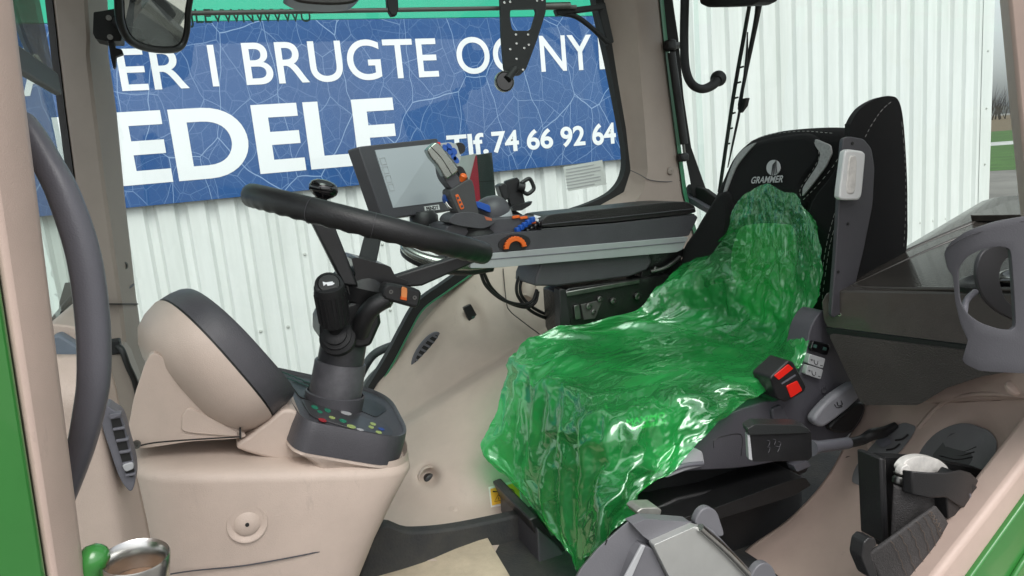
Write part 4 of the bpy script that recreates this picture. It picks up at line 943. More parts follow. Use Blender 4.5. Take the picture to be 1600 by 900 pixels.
# phone holder
ph = thing('phone_holder', 'black empty phone clamp standing behind the dome lever', 'phone holder', P(812, 335, Y=1.68))
prism('back_plate', rnd(pp([(789, 283), (808, 277), (812, 281), (821, 318), (821, 322), (803, 327), (797, 318)], Y=1.665), .15), (0, .014, 0), black, ph, .003)
prism('left_jaw', rnd(pp([(779, 290), (786, 286), (792, 288), (797, 310), (789, 314), (784, 306)], Y=1.652), .2), (0, .03, 0), black, ph, .004)
jl = [P(*q, Y=1.655) for q in ((815, 286), (824, 280), (829, 281), (834, 293), (831, 299), (824, 303), (818, 300))]
tube('right_jaw', jl, .0052, black, ph, n=10)
tube('jaw_link', [P(809, 291, Y=1.66), P(819, 293, Y=1.658)], .012, black, ph, n=10, smooth=0)
prism('foot_rest', rnd(pp([(800, 322), (826, 316), (832, 314), (830, 320), (815, 329), (802, 330)], Y=1.65), .2), (0, .02, 0), black, ph, .002)
prism('stem', pp([(790, 312), (808, 330), (818, 336), (798, 337)], Y=1.67), (0, .025, 0), black_m, ph, .003)
# marker plates outside behind the joystick
wmk = thing('marker_plate', 'red and white slanted marker plate with dark panel outside the window', 'marker plate', P(748, 312, Y=2.25))
prism('dark_panel', pp([(745, 242), (769, 238), (776, 318), (751, 318)], Y=2.24), (0, .02, 0), M('slate_green', (.03, .045, .042), .5, var=(8, .3)), wmk, .002)
prism('panel_joint', pp([(748, 283.5), (773, 282), (773, 283), (748, 284.5)], Y=2.238), (0, .003, 0), inkb, wmk)
prism('white_field', pp([(716, 245), (744, 240), (736, 300), (722, 318)], Y=2.232), (0, .004, 0), white_p, wmk)
prism('red_field', pp([(743.5, 243), (745, 243), (751, 318), (724, 318), (735, 278)], Y=2.226), (0, .004, 0), M('marker_red', (.55, .02, .05), .4), wmk)

# overhead rail with bracket and disc
rl = thing('overhead_rail', 'grey round rail with black bracket plate at the top of the window', 'rail', P(600, 14, Y=1.84))
tube('rail', [P(180, 22.5, Y=1.84), P(560, 16.5, Y=1.84), P(900, 11, Y=1.84)], .0055, M('rail_grey', (.12, .115, .11), .4), rl, n=12, smooth=0)
tube('end_sleeve', [P(845, 10, Y=1.84), P(890, 9, Y=1.84)], .010, steel_d, rl, n=14, smooth=0)
outer = [(781, -20), (853, -20), (853, 18), (840, 60), (822, 108), (812, 118), (798, 118), (788, 108), (784, 60)]
hole = [(798, 15), (836, 13), (838, 20), (831, 44), (826, 48), (803, 48), (800, 45), (797, 30), (797, 20)]
oc = rnd(pp(outer, Y=1.80), .12); hc = rnd(pp(hole, Y=1.80), .2)
def ringplate(name, o_, h_, th, mat, par, off=(0, 1, 0)):
    c = sum(h_, Vector())/len(h_); N = 48
    def ray(poly, a):
        d = Vector((math.cos(a), 0, math.sin(a))); best = None
        for i in range(len(poly)):
            p, q = poly[i]-c, poly[(i+1) % len(poly)]-c
            det = d.x*(p.z-q.z)-d.z*(p.x-q.x)
            if abs(det) < 1e-12: continue
            t = (p.x*(p.z-q.z)-p.z*(p.x-q.x))/det; s = (d.x*p.z-d.z*p.x)/det
            if t > 0 and -1e-6 <= s <= 1+1e-6 and (best is None or t < best[0]): best = (t, p.lerp(q, min(1, max(0, s)))+c)
        return best[1]
    angs = sorted({round(math.atan2(p.z-c.z, p.x-c.x), 4) for p in o_+h_})
    O = [ray(o_, a) for a in angs]; H = [ray(h_, a) for a in angs]; n = len(angs); y = Vector(off)*th
    V = O+H+[p+y for p in O]+[p+y for p in H]; F = []
    for i in range(n):
        k = (i+1) % n
        F += [(i, k, n+k, n+i), (2*n+i, 2*n+k, 3*n+k, 3*n+i), (i, k, 2*n+k, 2*n+i), (n+i, n+k, 3*n+k, 3*n+i)]
    return mk(name, V, F, mat, par, True, auto=40)
bp_ = ringplate('bracket_plate', oc, hc, .010, black_m, rl)
for u, v in ((788, 4), (797, 3), (839, 1), (847, 0), (806, 54), (825, 54), (807, 68), (826, 70), (797, 77), (819, 75), (807, 92), (798, 111), (817, 109)):
    lathe('bolt', P(u, v, Y=1.7995), (0, -1, 0), [(.0032, -.001), (.0032, .0012), (.0014, .0014), (.001, .0006)], chrome, bp_, n=10)
dk = thing('suction_disc', 'black disc with metal rim hanging below the bracket plate', 'disc mount', P(789, 127, Y=1.78))
lathe('disc', P(789, 127, Y=1.775), (0, -1, 0), [(.022, .0), (.024, -.004), (.024, -.012), (.006, -.016)], gloss_b, dk, n=32)
lathe('rim', P(789, 127, Y=1.775), (0, -1, 0), [(.0265, -.010), (.0268, -.002), (.0245, .0005), (.0235, -.004)], satin, dk, n=32, caps=False)
tube('stalk', [P(793, 124, Y=1.77), P(805, 108, Y=1.785)], .010, black_m, dk, n=14, smooth=0)
br = thing('corner_brace', 'black curved corner brace at the top of the far rear pillar', 'brace', P(935, 60, Y=1.86))
prism('arm', pp([(868, 14), (940, 6), (945, 14), (885, 22), (872, 24)], Y=1.845), (0, .02, 0), black_m, br, .003)
tube('curve', [P(874, 20, Y=1.855), P(900, 26, Y=1.855), P(925, 44, Y=1.855), P(948, 66, Y=1.86)], [.008, .0075, .007, .008], black_m, br, n=10)
prism('strip', pp([(932, 5), (946, 3), (960, 66), (950, 70)], Y=1.865), (0, .02, 0), black_m, br, .003)
# a dark mirror edge high up and a bracket on the rail
tag(prism('ceiling_lamp', cr(pp([(452, -14), (560, -14), (556, 2), (530, 7), (490, 6), (462, 1)], Y=1.7), 4, True), (0, .08, 0), M('lamp_brown', (.035, .03, .028), .4), None, .01), 'dark rounded lamp housing cut by the top edge', 'lamp')
tag(prism('rail_clip', rnd(pp([(603, -20), (621, -20), (623, 12), (620, 24), (612, 25), (606, 14)], Y=1.832), .2), (0, .02, 0), black_m, None, .003), 'black clip holding the overhead rail in the middle', 'clip')

# rear-view mirror on the far front pillar
mr = thing('rear_view_mirror', 'rounded rear-view mirror with dark frame on the far front pillar', 'mirror', P(240, 78, Y=1.62))
mc0 = P(238, 20, Y=1.62); md = (mc0-Vector(CAM)).normalized(); mn_ = (Vector((.93, .36, -.40)).normalized()-md).normalized()
mo = cr([P(u, v, pl=(mc0, mn_)) for u, v in ((184, -60), (185, 0), (188, 35), (200, 60), (222, 73), (255, 78), (280, 74), (290, 55), (293, 20), (294, -60))], 6, True)
tube('mirror_rim', mo+[mo[0]], .0075, M('mirror_rim', (.012, .012, .012), .4), mr, n=8, smooth=0)
mh = prism('housing', mo, -mn_*.014, M('mirror_frame', (.03, .03, .03), .4, bump=(500, .3)), mr, .008, 3)
mcn = sum(mo, Vector())/len(mo)
mg = [p+(mcn-p)*.13+mn_*.0025 for p in mo]
mmt = M('mirror_glass', (.82, .85, .84), .01, metal=1)
mk('mirror_pane', mg, [list(range(len(mg)))], mmt, mr, False)
prism('bracket', rnd(pp([(146, 19), (160, 17), (186, 12), (190, 20), (190, 64), (165, 64), (149, 60), (145, 52)], Y=1.74), .1), (0, .06, 0), gloss_b if False else black_m, mr, .004)
tube('bracket_arm', [P(185, 35, Y=1.75), P(200, 35, Y=1.68)], .014, black_m, mr, n=12, smooth=0)
for u, v in ((170, 28), (172, 58)): lathe('bolt', P(u, v, Y=1.739), (0, -1, 0), [(.0055, -.002), (.0055, .002), (.0025, .002), (.0022, 0)], steel_d, mr, n=12)
prism('clamp', rnd(pp([(169, 64), (178, 64), (180, 75), (190, 77), (192, 84), (181, 88), (180, 104), (177, 107), (173, 90)], Y=1.745), .12), (0, .02, 0), black_m, mr, .003)

# ================================================================== SEAT
st_ = thing('driver_seat', 'black fabric air-sprung driver seat with folded-up armrest', 'seat', (.8, 1.22, FZ))
CX0, CX1, CY0, CY1, CZ0, CZ1 = .555, 1.14, 1.0, 1.45, 1.81, 1.945
secs = []
for z, sh in ((CZ0, .03), (CZ0+.02, .006), (CZ0+.05, 0), (CZ1-.035, 0), (CZ1-.012, .008), (CZ1-.002, .025), (CZ1+.003, .06)):
    secs.append(sup((CX0+CX1)/2, (CY0+CY1)/2, (CX1-CX0)/2-sh, (CY1-CY0)/2-sh, z, 48, 6))
cush = loft('cushion', secs, fabric, st_, auto=60)
prism('cushion_panel', sup(.80, 1.22, .19, .12, CZ1+.001, 32, 4), (0, 0, .006), fab_md, cush, .003)
prism('cushion_patch', sup(.655, 1.30, .055, .07, CZ1+.003, 24, 2.2), (0, 0, .006), M('dark_patch', (.012, .03, .03), .8), cush, .002)
# print on the side of the cushion
mt1 = M('pale_lime_print', (.92, .95, .55), .7)
text('side_print', 'MAXIMO', P(977, 664, Y=.998), P(1037, 652, Y=.998), .011, (0, -1, 0), mt1, cush, .02, .0035)
text('side_print', 'Evolution', P(985, 672, Y=.998), P(1039, 661, Y=.998), .010, (0, -1, 0), mt1, cush, .02, .0035, shear=.2)
BP0, BN = (1.055, 1.2, 1.95), (1, 0, -.2)
def bq(u, v, o=0): return P(u, v, pl=((BP0[0]-o, BP0[1], BP0[2]), BN))
bo = cr([bq(*q) for q in ((1060, 400), (1085, 350), (1108, 312), (1122, 283), (1140, 245), (1165, 219), (1200, 206), (1250, 200), (1300, 199), (1335, 206), (1348, 250), (1340, 400), (1310, 540), (1240, 575), (1120, 560), (1030, 540), (1008, 500), (1030, 450))], 5, True)
back = prism('backrest', bo, (.11, 0, -.01), fabric, st_, .028, 4, auto=75)
# centre pad and inner panel under the film
prism('lumbar_panel', cr([bq(*q, .006) for q in ((1150, 365), (1165, 352), (1215, 350), (1238, 362), (1240, 440), (1230, 498), (1180, 505), (1152, 460), (1140, 410))], 5, True), (.02, 0, 0), fab_lt, back, .006)
prism('side_bolster', cr([bq(*q, .035) for q in ((1262, 330), (1300, 270), (1322, 222), (1340, 230), (1336, 380), (1300, 520), (1262, 540), (1262, 440))], 5, True), (.06, 0, 0), fabric, back, .022, 3, auto=75)
prism('far_bolster', cr([bq(*q, .03) for q in ((1063, 400), (1090, 352), (1124, 300), (1138, 330), (1128, 400), (1110, 470), (1080, 470))], 5, True), (.05, 0, 0), fabric, back, .02, 3, auto=75)
prism('upper_pad', cr([bq(*q, .012) for q in ((1135, 268), (1150, 243), (1178, 222), (1240, 210), (1268, 214), (1281, 232), (1278, 252), (1252, 288), (1250, 330), (1140, 335), (1130, 305))], 5, True), (.03, 0, 0), fabric, back, .012, 3, auto=75)
prism('reflective_flash', cr([bq(*q, .0155) for q in ((1180, 223), (1157, 236), (1142, 262), (1129, 303), (1134, 300), (1149, 263), (1166, 240))], 4, True), (.004, 0, 0), reflect, back, .001)
prism('reflective_flash', rnd([bq(*q, .0155) for q in ((1273, 217), (1297, 227), (1299, 240), (1290, 260), (1270, 287), (1253, 308), (1254, 293), (1277, 258), (1282, 240), (1273, 227))], .2), (.004, 0, 0), reflect, back, .001)
# logo and lettering
lc = bq(1208, 262, .0165); lx = bq(1218, 257, .0165)-lc; ly = bq(1204, 251, .0165)-lc
lg = prism('logo', ell(lc, lx, ly, 24), (.002, 0, 0), inkg, back)
for i in range(4):
    a = lc+lx*(-.55+i*.28)-ly*.9; b = lc+lx*(-.1+i*.2)+ly*(.15+.1*i)
    tube('logo_groove', [a+Vector((-.001, 0, 0)), (a+b)/2+lx*.05+Vector((-.001, 0, 0)), b+lx*.3+ly*.25+Vector((-.001, 0, 0))], .0009, inkb, lg, n=5)
bn_ = Vector((-1, 0, .2)).normalized()
text('back_lettering', 'GRAMMER', bq(1173, 287, .0165), bq(1223, 285, .0165),   .0150, bn_, inkg, back, .022, .0008, shear=.25, upv=(0, 0, 1))
dashes('stitching', [bq(*q, .016) for q in ((1255, 312), (1275, 292), (1300, 262), (1320, 230))], stitchm, back, .0005)
dashes('stitching', [bq(*q, .048) for q in ((1318, 290), (1305, 330), (1292, 380), (1284, 430), (1280, 470))], stitchm, back, .0005)
dashes('stitching', [bq(*q, .048) for q in ((1324, 292), (1311, 332), (1297, 382), (1289, 432), (1284, 472))], stitchm, back, .0005)
dashes('stitching', [bq(*q, .014) for q in ((1272, 222), (1280, 242), (1272, 262), (1251, 294), (1251, 306))], stitchm, back, .0004)
dashes('stitching', [bq(*q, .010) for q in ((1165, 224), (1200, 211), (1250, 205), (1300, 208))], stitchm, back, .0004)
# folded-up armrest
YB = .935
fo = cr(pp([(1328, 212), (1330, 192), (1346, 168), (1372, 153), (1392, 150), (1404, 157), (1411, 185), (1416, 250), (1418, 320), (1414, 400), (1380, 430), (1340, 450), (1325, 380)], Y=YB), 5, True)
fa = prism('folded_armrest', fo, (0.02, .03, 0), fabric, st_, .014, 4, auto=75)
dashes('stitching', pp([(1352, 214), (1362, 195), (1378, 172), (1396, 156)], Y=YB-.001), stitchm, fa, .0004)
dashes('stitching', pp([(1409, 190), (1414, 250), (1415.5, 320), (1412, 390)], Y=YB-.001), stitchm, fa, .0003)
fpl = prism('armrest_base', rnd(pp([(1317, 217), (1328, 213), (1350, 217), (1362, 232), (1367, 262), (1364, 320), (1350, 390), (1338, 440), (1330, 480), (1298, 500), (1306, 400), (1312, 300)], Y=YB-.012), .2), (0.004, .012, 0), grey_d, fa, .004)
hnd = prism('adjuster_grip', rnd(pp([(1320, 237), (1326, 233), (1348, 236), (1353, 241), (1347, 305), (1342, 313), (1316, 313), (1311, 308)], Y=YB-.030), .2), (0.006, .018, 0), white_p, fa, .006, 3)
prism('grip_hollow', rnd(pp([(1327, 243), (1340, 243), (1337, 303), (1322, 303)], Y=YB-.0315), .3), (0, .004, 0), offwhite, fa, .002)
for u, v in ((1332, 224), (1325, 350), (1310, 425)): lathe('hole', P(u, v, Y=YB-.0125), (0, -1, 0), [(.0028, -.001), (.0028, .0006)], inkb, fa, n=10)
# grey side console of the seat
YS = .962
sd = prism('side_console', cr(pp([(1020, 724), (1060, 702), (1105, 664), (1150, 642), (1195, 628), (1215, 626), (1240, 605), (1256, 560), (1268, 510), (1286, 486), (1300, 500), (1322, 560), (1345, 610), (1352, 640), (1335, 672), (1290, 700), (1180, 728), (1080, 736), (1040, 742)], Y=YS), 5, True), (0, .05, 0), M('seat_grey', (.072, .07, .082), .42, bump=(700, .2), var=(9, .12)), st_, .008, 3, auto=60)
prism('console_ridge', rnd(pp([(1205, 640), (1222, 632), (1238, 668), (1230, 690), (1215, 690)], Y=YS-.006), .2), (0, .02, 0), MATS['seat_grey'], sd, .006)
prism('heater_switch', rnd(pp([(1271, 532), (1296, 538), (1297, 544), (1293, 555), (1288, 555), (1268, 549), (1267, 544)], Y=YS-.007), .2), (0, .012, 0), gloss_b, sd, .002)
for (u, v) in ((1274, 541), (1289, 545)): prism('switch_symbol', pp([(u-2, v-3), (u+3, v-2), (u+2, v+3), (u-3, v+2)], Y=YS-.008), (0, .001, 0), inkdg, sd)
for k, (du_, dv_) in enumerate(((0, 0), (-3.5, 17))):
    b_ = prism('adjust_switch', rnd(pp([(1266+du_, 553+dv_), (1290+du_, 560.5+dv_), (1286+du_, 576+dv_), (1262+du_, 568+dv_)], Y=YS-.010), .12), (0, .014, 0), grey_l, sd, .002)
    for s_, (u, v) in (('+', (1265.5+du_, 563+dv_)), ('-', (1281+du_, 571+dv_))):
        text('switch_print', s_, P(u, v, Y=YS-.010), P(u+4, v+1.2, Y=YS-.010), .0035 if s_ == '+' else .0012, (0, -1, 0), inkb, b_, .02, .0006)
    tube('switch_print', [P(1272+du_, 562+dv_, Y=YS-.0106), P(1273+du_, 568+dv_, Y=YS-.0106), P(1277+du_, 569.5+dv_, Y=YS-.0106), P(1278+du_, 564+dv_, Y=YS-.0106)], .0006, inkb, b_, n=4)
lathe('screw', P(1287, 610, Y=YS-.001), (0, -1, 0), [(.006, -.002), (.006, .0012), (.0045, .0012), (.004, 0), (.002, 0)], grey_d, sd, n=16)
prism('recline_lever', cr(pp([(1273, 660), (1276, 648), (1300, 622), (1330, 602), (1346, 600), (1349, 614), (1330, 636), (1300, 660), (1284, 668)], Y=YS-.03), 5, True), (0, .02, 0), M('lever_grey', (.24, .24, .26), .42, var=(12, .1)), sd, .006, 3, auto=70)
tube('lever_symbol', [P(1308, 628, Y=YS-.0315), P(1310, 634, Y=YS-.0315), P(1316, 632, Y=YS-.0315), P(1314, 626, Y=YS-.0315)], .0007, inkb, sd, n=5)
tube('lever_symbol', [P(1304, 632, Y=YS-.0315), P(1308, 637, Y=YS-.0315), P(1316, 635, Y=YS-.0315)], .0007, inkb, sd, n=5)
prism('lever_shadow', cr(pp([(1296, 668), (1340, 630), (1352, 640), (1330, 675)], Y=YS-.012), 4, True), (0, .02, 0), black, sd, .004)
prism('front_handle', rnd(pp([(1030, 730), (1050, 708), (1085, 700), (1098, 706), (1102, 728), (1070, 736), (1040, 748)], Y=YS-.012), .2), (0, .04, 0), M('handle_grey', (.38, .38, .40), .4, var=(12, .1)), sd, .008, 3)
tube('handle_slot', [P(1040, 738, Y=YS-.013), P(1070, 727, Y=YS-.014), P(1098, 724, Y=YS-.013)], .004, grey_m, sd, n=8)
tube('panel_line', pp([(1115, 700), (1118, 686), (1150, 678), (1160, 684), (1158, 712)], Y=YS-.0005), .0006, black, sd, n=4)
# suspension below
loft('suspension_bellows', [sup(.82, 1.22, .22, .19, z, 32, 5) for z in (FZ, FZ+.05, FZ+.09, FZ+.14, CZ0+.005)], black_m, st_, auto=30)
prism('lower_frame', pp([(1000, 806), (1060, 778), (1180, 752), (1266, 726), (1262, 738), (1180, 770), (1010, 826)], Y=.99), (0, .2, 0), black, st_, .004)
prism('base_plate', rnd(pp([(1010, 826), (1100, 800), (1230, 752), (1258, 746), (1268, 758), (1240, 775), (1120, 812), (1010, 850)], Y=.94), .15), (0, .22, 0), black, st_, .006)
prism('corner_bracket', rnd(pp([(1240, 727), (1262, 720), (1268, 728), (1245, 738)], Y=.96), .2), (0, .02, 0), grey_m, st_, .002)
prism('seat_frame_rail', pp([(826, 812), (840, 806), (912, 890), (905, 905), (870, 905)], Y=1.2), (0, .2, 0), black, st_, .004)
prism('pedestal_side', pp([(840, 826), (868, 850), (912, 900), (905, 960), (845, 960)], Y=1.19), (0, .2, 0), grey_d, st_, .003)

# buckle with two red keys
bk = thing('belt_buckle', 'black seat-belt buckle with two red keys beside the cushion', 'buckle', P(1232, 626, Y=.93))
prism('housing', rnd(pp([(1203, 590), (1232, 563), (1240, 566), (1260, 603), (1258, 612), (1228, 629), (1214, 622)], Y=.925), .14), (0, .045, 0), black, bk, .004)
prism('red_key', rnd(pp([(1210, 587), (1232, 569), (1240, 576), (1217, 594)], Y=.9235), .1), (0, .006, 0), red, bk, .001)
prism('red_key', rnd(pp([(1229, 603), (1246, 595), (1254, 610), (1236, 622)], Y=.9235), .1), (0, .006, 0), red, bk, .001)
prism('housing_edge', pp([(1221, 599), (1243, 585), (1244, 587), (1222, 601)], Y=.9238), (0, .004, 0), grey_m, bk)

# loose belt latch on its stalk
lt = thing('belt_latch', 'black boxy belt stalk end with grey lead, lying across the seat side', 'belt latch', P(1220, 720, Y=.85))
prism('box', rnd(pp([(1170, 674), (1175, 669), (1260, 670), (1268, 676), (1269, 714), (1263, 720), (1178, 722), (1172, 716)], Y=.84), .12), (0.01, .02, 0), black, lt, .005, 3)
prism('lid', rnd(pp([(1168, 670), (1180, 663), (1250, 664), (1264, 671), (1264, 677), (1170, 680)], Y=.836), .12), (0.01, .024, 0), M('box_lid', (.025, .027, .027), .3, bump=(500, .3)), lt, .003)
prism('side_face', pp([(1168, 680), (1172, 680), (1176, 720), (1170, 718)], Y=.8385), (0.005, .012, 0), grey_l, lt, .001)
for i, (u, v, a) in enumerate(((1199, 692, 4), (1208, 690, 4), (1199, 702, 4), (1212, 701, 6), (1216, 694, 4))): tube('emboss', pp([(u, v-4), (u+a, v-2), (u+a*.5, v+5)], Y=.8395), .0006, grey_d, lt, n=4)
tube('lead_sleeve', [P(1266, 700, Y=.865), P(1280, 698, Y=.87), P(1325, 692, Y=.88)], [.014, .010, .010], grey_m, lt, n=14, smooth=0)
tube('lead', [P(1322, 693, Y=.88), P(1345, 688, Y=.885), P(1362, 679, Y=.885), P(1380, 675, Y=.885), P(1400, 664, Y=.88)], [.0085, .0085, .0105, .010, .006], black, lt, n=12)

# ================================================================== GREEN FILM
CVR = thing('seat_cover', 'crinkled translucent green plastic film draped over the seat', 'plastic cover', (.75, 1.2, 1.9))
def b_(u, v): return bq(u, v, .04)
def z_(u, v, z=1.962): return P(u, v, Z=z)
def y_(u, v, y): return P(u, v, Y=y)
def x_(u, v, x): return P(u, v, X=x)
rows = [
 [b_(1150, 322), b_(1165, 303), b_(1190, 292), b_(1215, 294), b_(1240, 306), b_(1262, 326), b_(1275, 345)],
 [b_(1133, 368), b_(1158, 345), b_(1188, 338), b_(1215, 342), b_(1243, 352), bq(1268, 368, .06), bq(1285, 388, .075)],
 [y_(1085, 402, 1.46), b_(1137, 395), b_(1178, 400), b_(1212, 405), b_(1240, 412), bq(1265, 425, .06), bq(1283, 440, .08)],
 [y_(1030, 445, 1.44), y_(1090, 440, 1.36), b_(1150, 452), b_(1198, 460), b_(1232, 468), bq(1255, 475, .06), bq(1272, 482, .085)],
 [y_(985, 488, 1.44), z_(1065, 490, 2.0), z_(1125, 505, 1.99), z_(1178, 520, 1.985), z_(1212, 532, 1.985), y_(1240, 545, .975), y_(1256, 560, .945)],
 [y_(870, 512, 1.45), z_(965, 520, 1.975), z_(1050, 535), z_(1110, 550), z_(1160, 562), y_(1208, 578, .975), y_(1238, 583, .945)],
 [y_(806, 552, 1.45), z_(850, 573), z_(905, 594), z_(965, 608), z_(1035, 606), y_(1110, 608, .972), y_(1195, 612, .950)],
 [y_(792, 590, 1.43), x_(835, 622, .53), x_(885, 648, .53), x_(935, 664, .53), y_(1000, 654, .965), y_(1070, 646, .958), y_(1140, 646, .945)],
 [y_(778, 650, 1.40), x_(825, 690, .515), x_(875, 705, .51), x_(930, 715, .515), y_(990, 710, .95), y_(1045, 698, .95), y_(1092, 688, .942)],
 [y_(757, 706, 1.38), x_(815, 736, .50), x_(865, 758, .495), x_(915, 765, .505), y_(965, 760, .935), y_(1010, 748, .94), y_(1056, 732, .935)],
 [y_(812, 764, 1.30), x_(836, 785, .49), x_(868, 805, .49), x_(905, 815, .50), y_(940, 806, .93), y_(972, 792, .935), y_(1002, 768, .935)],
 [y_(856, 820, 1.24), x_(868, 838, .485), x_(886, 862, .485), x_(905, 890, .495), y_(926, 864, .93), y_(948, 838, .93), y_(990, 802, .935)],
]
def ridged(p, o=3):
    s = 0; a = 1; tt_ = 0
    for _ in range(o):
        s += a*(1-abs(noise.noise(p)))**3; tt_ += a; a *= .5; p = p*2.03+Vector((3.1, 1.7, 5.2))
    return s/tt_
def crease(p):
    w = p+Vector((noise.noise(p*.7), noise.noise(p*.7+Vector((9, 2, 4))), noise.noise(p*.7+Vector((1, 8, 3)))))*.6
    return max(0, 1-abs(noise.noise(w))*5.5)**1.5
FOLDS = [  # long folds seen in the film: sight points, width in pixels of the photo, height
 ([(1152, 325), (1136, 385), (1075, 425), (1010, 470)], 9, .014), ([(1172, 330), (1150, 390), (1100, 440), (1040, 480)], 7, .007),
 ([(1132, 402), (1140, 450), (1150, 505)], 5, .008), ([(1240, 350), (1232, 420), (1225, 500), (1205, 545)], 5, .007),
 ([(1268, 345), (1276, 400), (1262, 470), (1228, 552)], 7, .012), ([(1255, 440), (1240, 500), (1200, 548)], 4, .007), ([(1215, 330), (1222, 400), (1212, 470)], 4, .004),
 ([(1195, 542), (1080, 512), (960, 505), (860, 520)], 5, .006), ([(1195, 546), (1060, 535), (930, 530), (830, 555)], 4, .005), ([(1195, 552), (1060, 552), (940, 565), (850, 590)], 4, .005),
 ([(1190, 558), (1080, 572), (980, 600), (900, 612)], 4, .004), ([(1190, 565), (1110, 590), (1030, 615)], 4, .004), ([(1200, 575), (1140, 605), (1080, 632)], 4, .005),
 ([(803, 560), (850, 592), (905, 608), (970, 622)], 6, .007), ([(880, 545), (960, 540), (1080, 545)], 4, .003),
 ([(942, 630), (948, 720), (938, 850)], 8, .020), ([(962, 640), (960, 740), (945, 830)], 6, .012), ([(1060, 650), (1020, 720), (985, 790)], 8, .016), ([(1095, 650), (1060, 690), (1030, 730)], 5, .008),
 ([(1000, 650), (985, 720), (965, 800)], 6, .010), ([(880, 620), (878, 720), (890, 860)], 7, .013), ([(845, 610), (838, 700), (858, 810)], 7, .013), ([(812, 600), (800, 670), (772, 702)], 8, .014), ([(830, 720), (800, 712), (765, 706)], 6, .012), ([(910, 640), (912, 740), (908, 870)], 5, .009),
 ([(860, 770), (830, 740), (800, 728)], 6, .01), ([(1150, 620), (1110, 660), (1070, 715)], 6, .01)]
FSEG = []
for pts, wdt, hgt in FOLDS:
    for k in range(len(pts)-1): FSEG.append((*pts[k], *pts[k+1], wdt, hgt))
FSEG = np.array(FSEG, float)
def folds(p):
    d = np.array(p)-CAM; z = d@Fw; u = 800+FPX*(d@Rt)/z; v = 450-FPX*(d@Up)/z
    u += 7*noise.noise(p*9); v += 7*noise.noise(p*9+Vector((5, 5, 5)))
    ax_, ay_, bx_, by_ = FSEG[:, 0], FSEG[:, 1], FSEG[:, 2], FSEG[:, 3]
    dx, dy = bx_-ax_, by_-ay_; t = np.clip(((u-ax_)*dx+(v-ay_)*dy)/(dx*dx+dy*dy), 0, 1)
    r = np.hypot(u-ax_-t*dx, v-ay_-t*dy)
    return float((.75*FSEG[:, 5]*np.maximum(0, 1-r/(FSEG[:, 4]*1.5))**1.05).max())
def unit_n(A):
    N = np.cross(np.gradient(A, axis=1), np.gradient(A, axis=0)); N /= np.linalg.norm(N, axis=2, keepdims=True)+1e-12
    if (N[A.shape[0]//2, A.shape[1]//2] @ (CAM-A[A.shape[0]//2, A.shape[1]//2])) < 0: N = -N
    return N
def buckle(A, A0, N0, sr, sc_, iters, bend, lo, hi, teth):
    """slack film: links longer than the shape they cover, so the sheet buckles into folds"""
    m, n, _ = A.shape; links = []
    for di, dj, st in ((0, 1, 1), (1, 0, 1), (1, 1, .8), (1, -1, .8), (0, 2, bend), (2, 0, bend)):
        a = (slice(0, m-di), slice(0, n-dj) if dj >= 0 else slice(-dj, n)); b = (slice(di, m), slice(dj, n) if dj >= 0 else slice(0, n+dj))
        d0 = A0[b]-A0[a]; L = np.linalg.norm(d0, axis=2)
        f = sc_[a] if di == 0 else (sr[a] if dj == 0 else (sr[a]+sc_[a])/2)
        links.append((a, b, L*f, st))
    for it in range(iters):
        D = np.zeros_like(A)
        for a, b, L, st in links:
            d = A[b]-A[a]; l = np.linalg.norm(d, axis=2)+1e-9; c = d*((l-L)/l*st*.5)[..., None]
            D[a] += c; D[b] -= c
        A = A+D*.32
        E_ = A-A0; h = (E_*N0).sum(2, keepdims=True); tan = E_-h*N0
        A = A0+tan*(1-teth)+N0*np.clip(h*(1-teth*.4), lo, hi)
    return A
def resample(A, m2, n2):
    m, n, _ = A.shape; y = np.linspace(0, m-1, m2); x = np.linspace(0, n-1, n2)
    i = np.minimum(y.astype(int), m-2); j = np.minimum(x.astype(int), n-2); fy = (y-i)[:, None, None]; fx = (x-j)[None, :, None]
    a, b, c, d = A[i][:, j], A[i][:, j+1], A[i+1][:, j], A[i+1][:, j+1]
    return (a*(1-fx)+b*fx)*(1-fy)+(c*(1-fx)+d*fx)*fy
def crinkle(V, m, n):
    A0 = np.array([list(v) for v in V]).reshape(m, n, 3); rg_ = np.random.default_rng(5)
    # seed with the long folds, then let the slack sheet buckle on a coarse and on a finer net
    N0 = unit_n(A0)
    F0 = np.array([folds(Vector(p)) for p in A0.reshape(-1, 3)]).reshape(m, n, 1)
    S = A0+N0*F0*.9
    for mc_, nc_, er, ec, its, bend, lo, hi, nz_ in ((62, 52, .10, .16, 320, .06, -.003, .034, .007), (120, 100, .06, .10, 170, .03, -.004, .042, .004), (243, 193, .045, .06, 90, .02, -.005, .048, .0022)):
        B0 = resample(A0, mc_, nc_); BN = unit_n(B0); B = resample(S, mc_, nc_)
        t = np.linspace(0, 11, mc_)[:, None]*np.ones((1, nc_)); cush_ = np.exp(-((t-5.3)/1.0)**2); hang = 1/(1+np.exp(-(t-6.6)*4))
        sr = 1+er*(.35+.9*cush_+.5*hang); scc = 1+ec*(.55-.35*cush_+.75*hang)
        B = B+BN*rg_.normal(0, nz_, (mc_, nc_, 1))
        B = buckle(B, B0, BN, sr, scc, its, bend, lo, hi, .0015)

        S = resample(B, m, n)
    # ragged free hem
    out = []
    for k, p in enumerate(S.reshape(-1, 3)):
        i_, j_ = divmod(k, n); ed = min(i_, m-1-i_, j_, n-1-j_); p = Vector(p)
        if ed < 6: e = .005*noise.noise(p*26)*(1-ed/6); p = p+Vector((e, 0, e))
        out.append(p)
    return out
cv = grid('film_sheet', rows, film, CVR, nu=32, nv=22, disp=crinkle, auto=0)

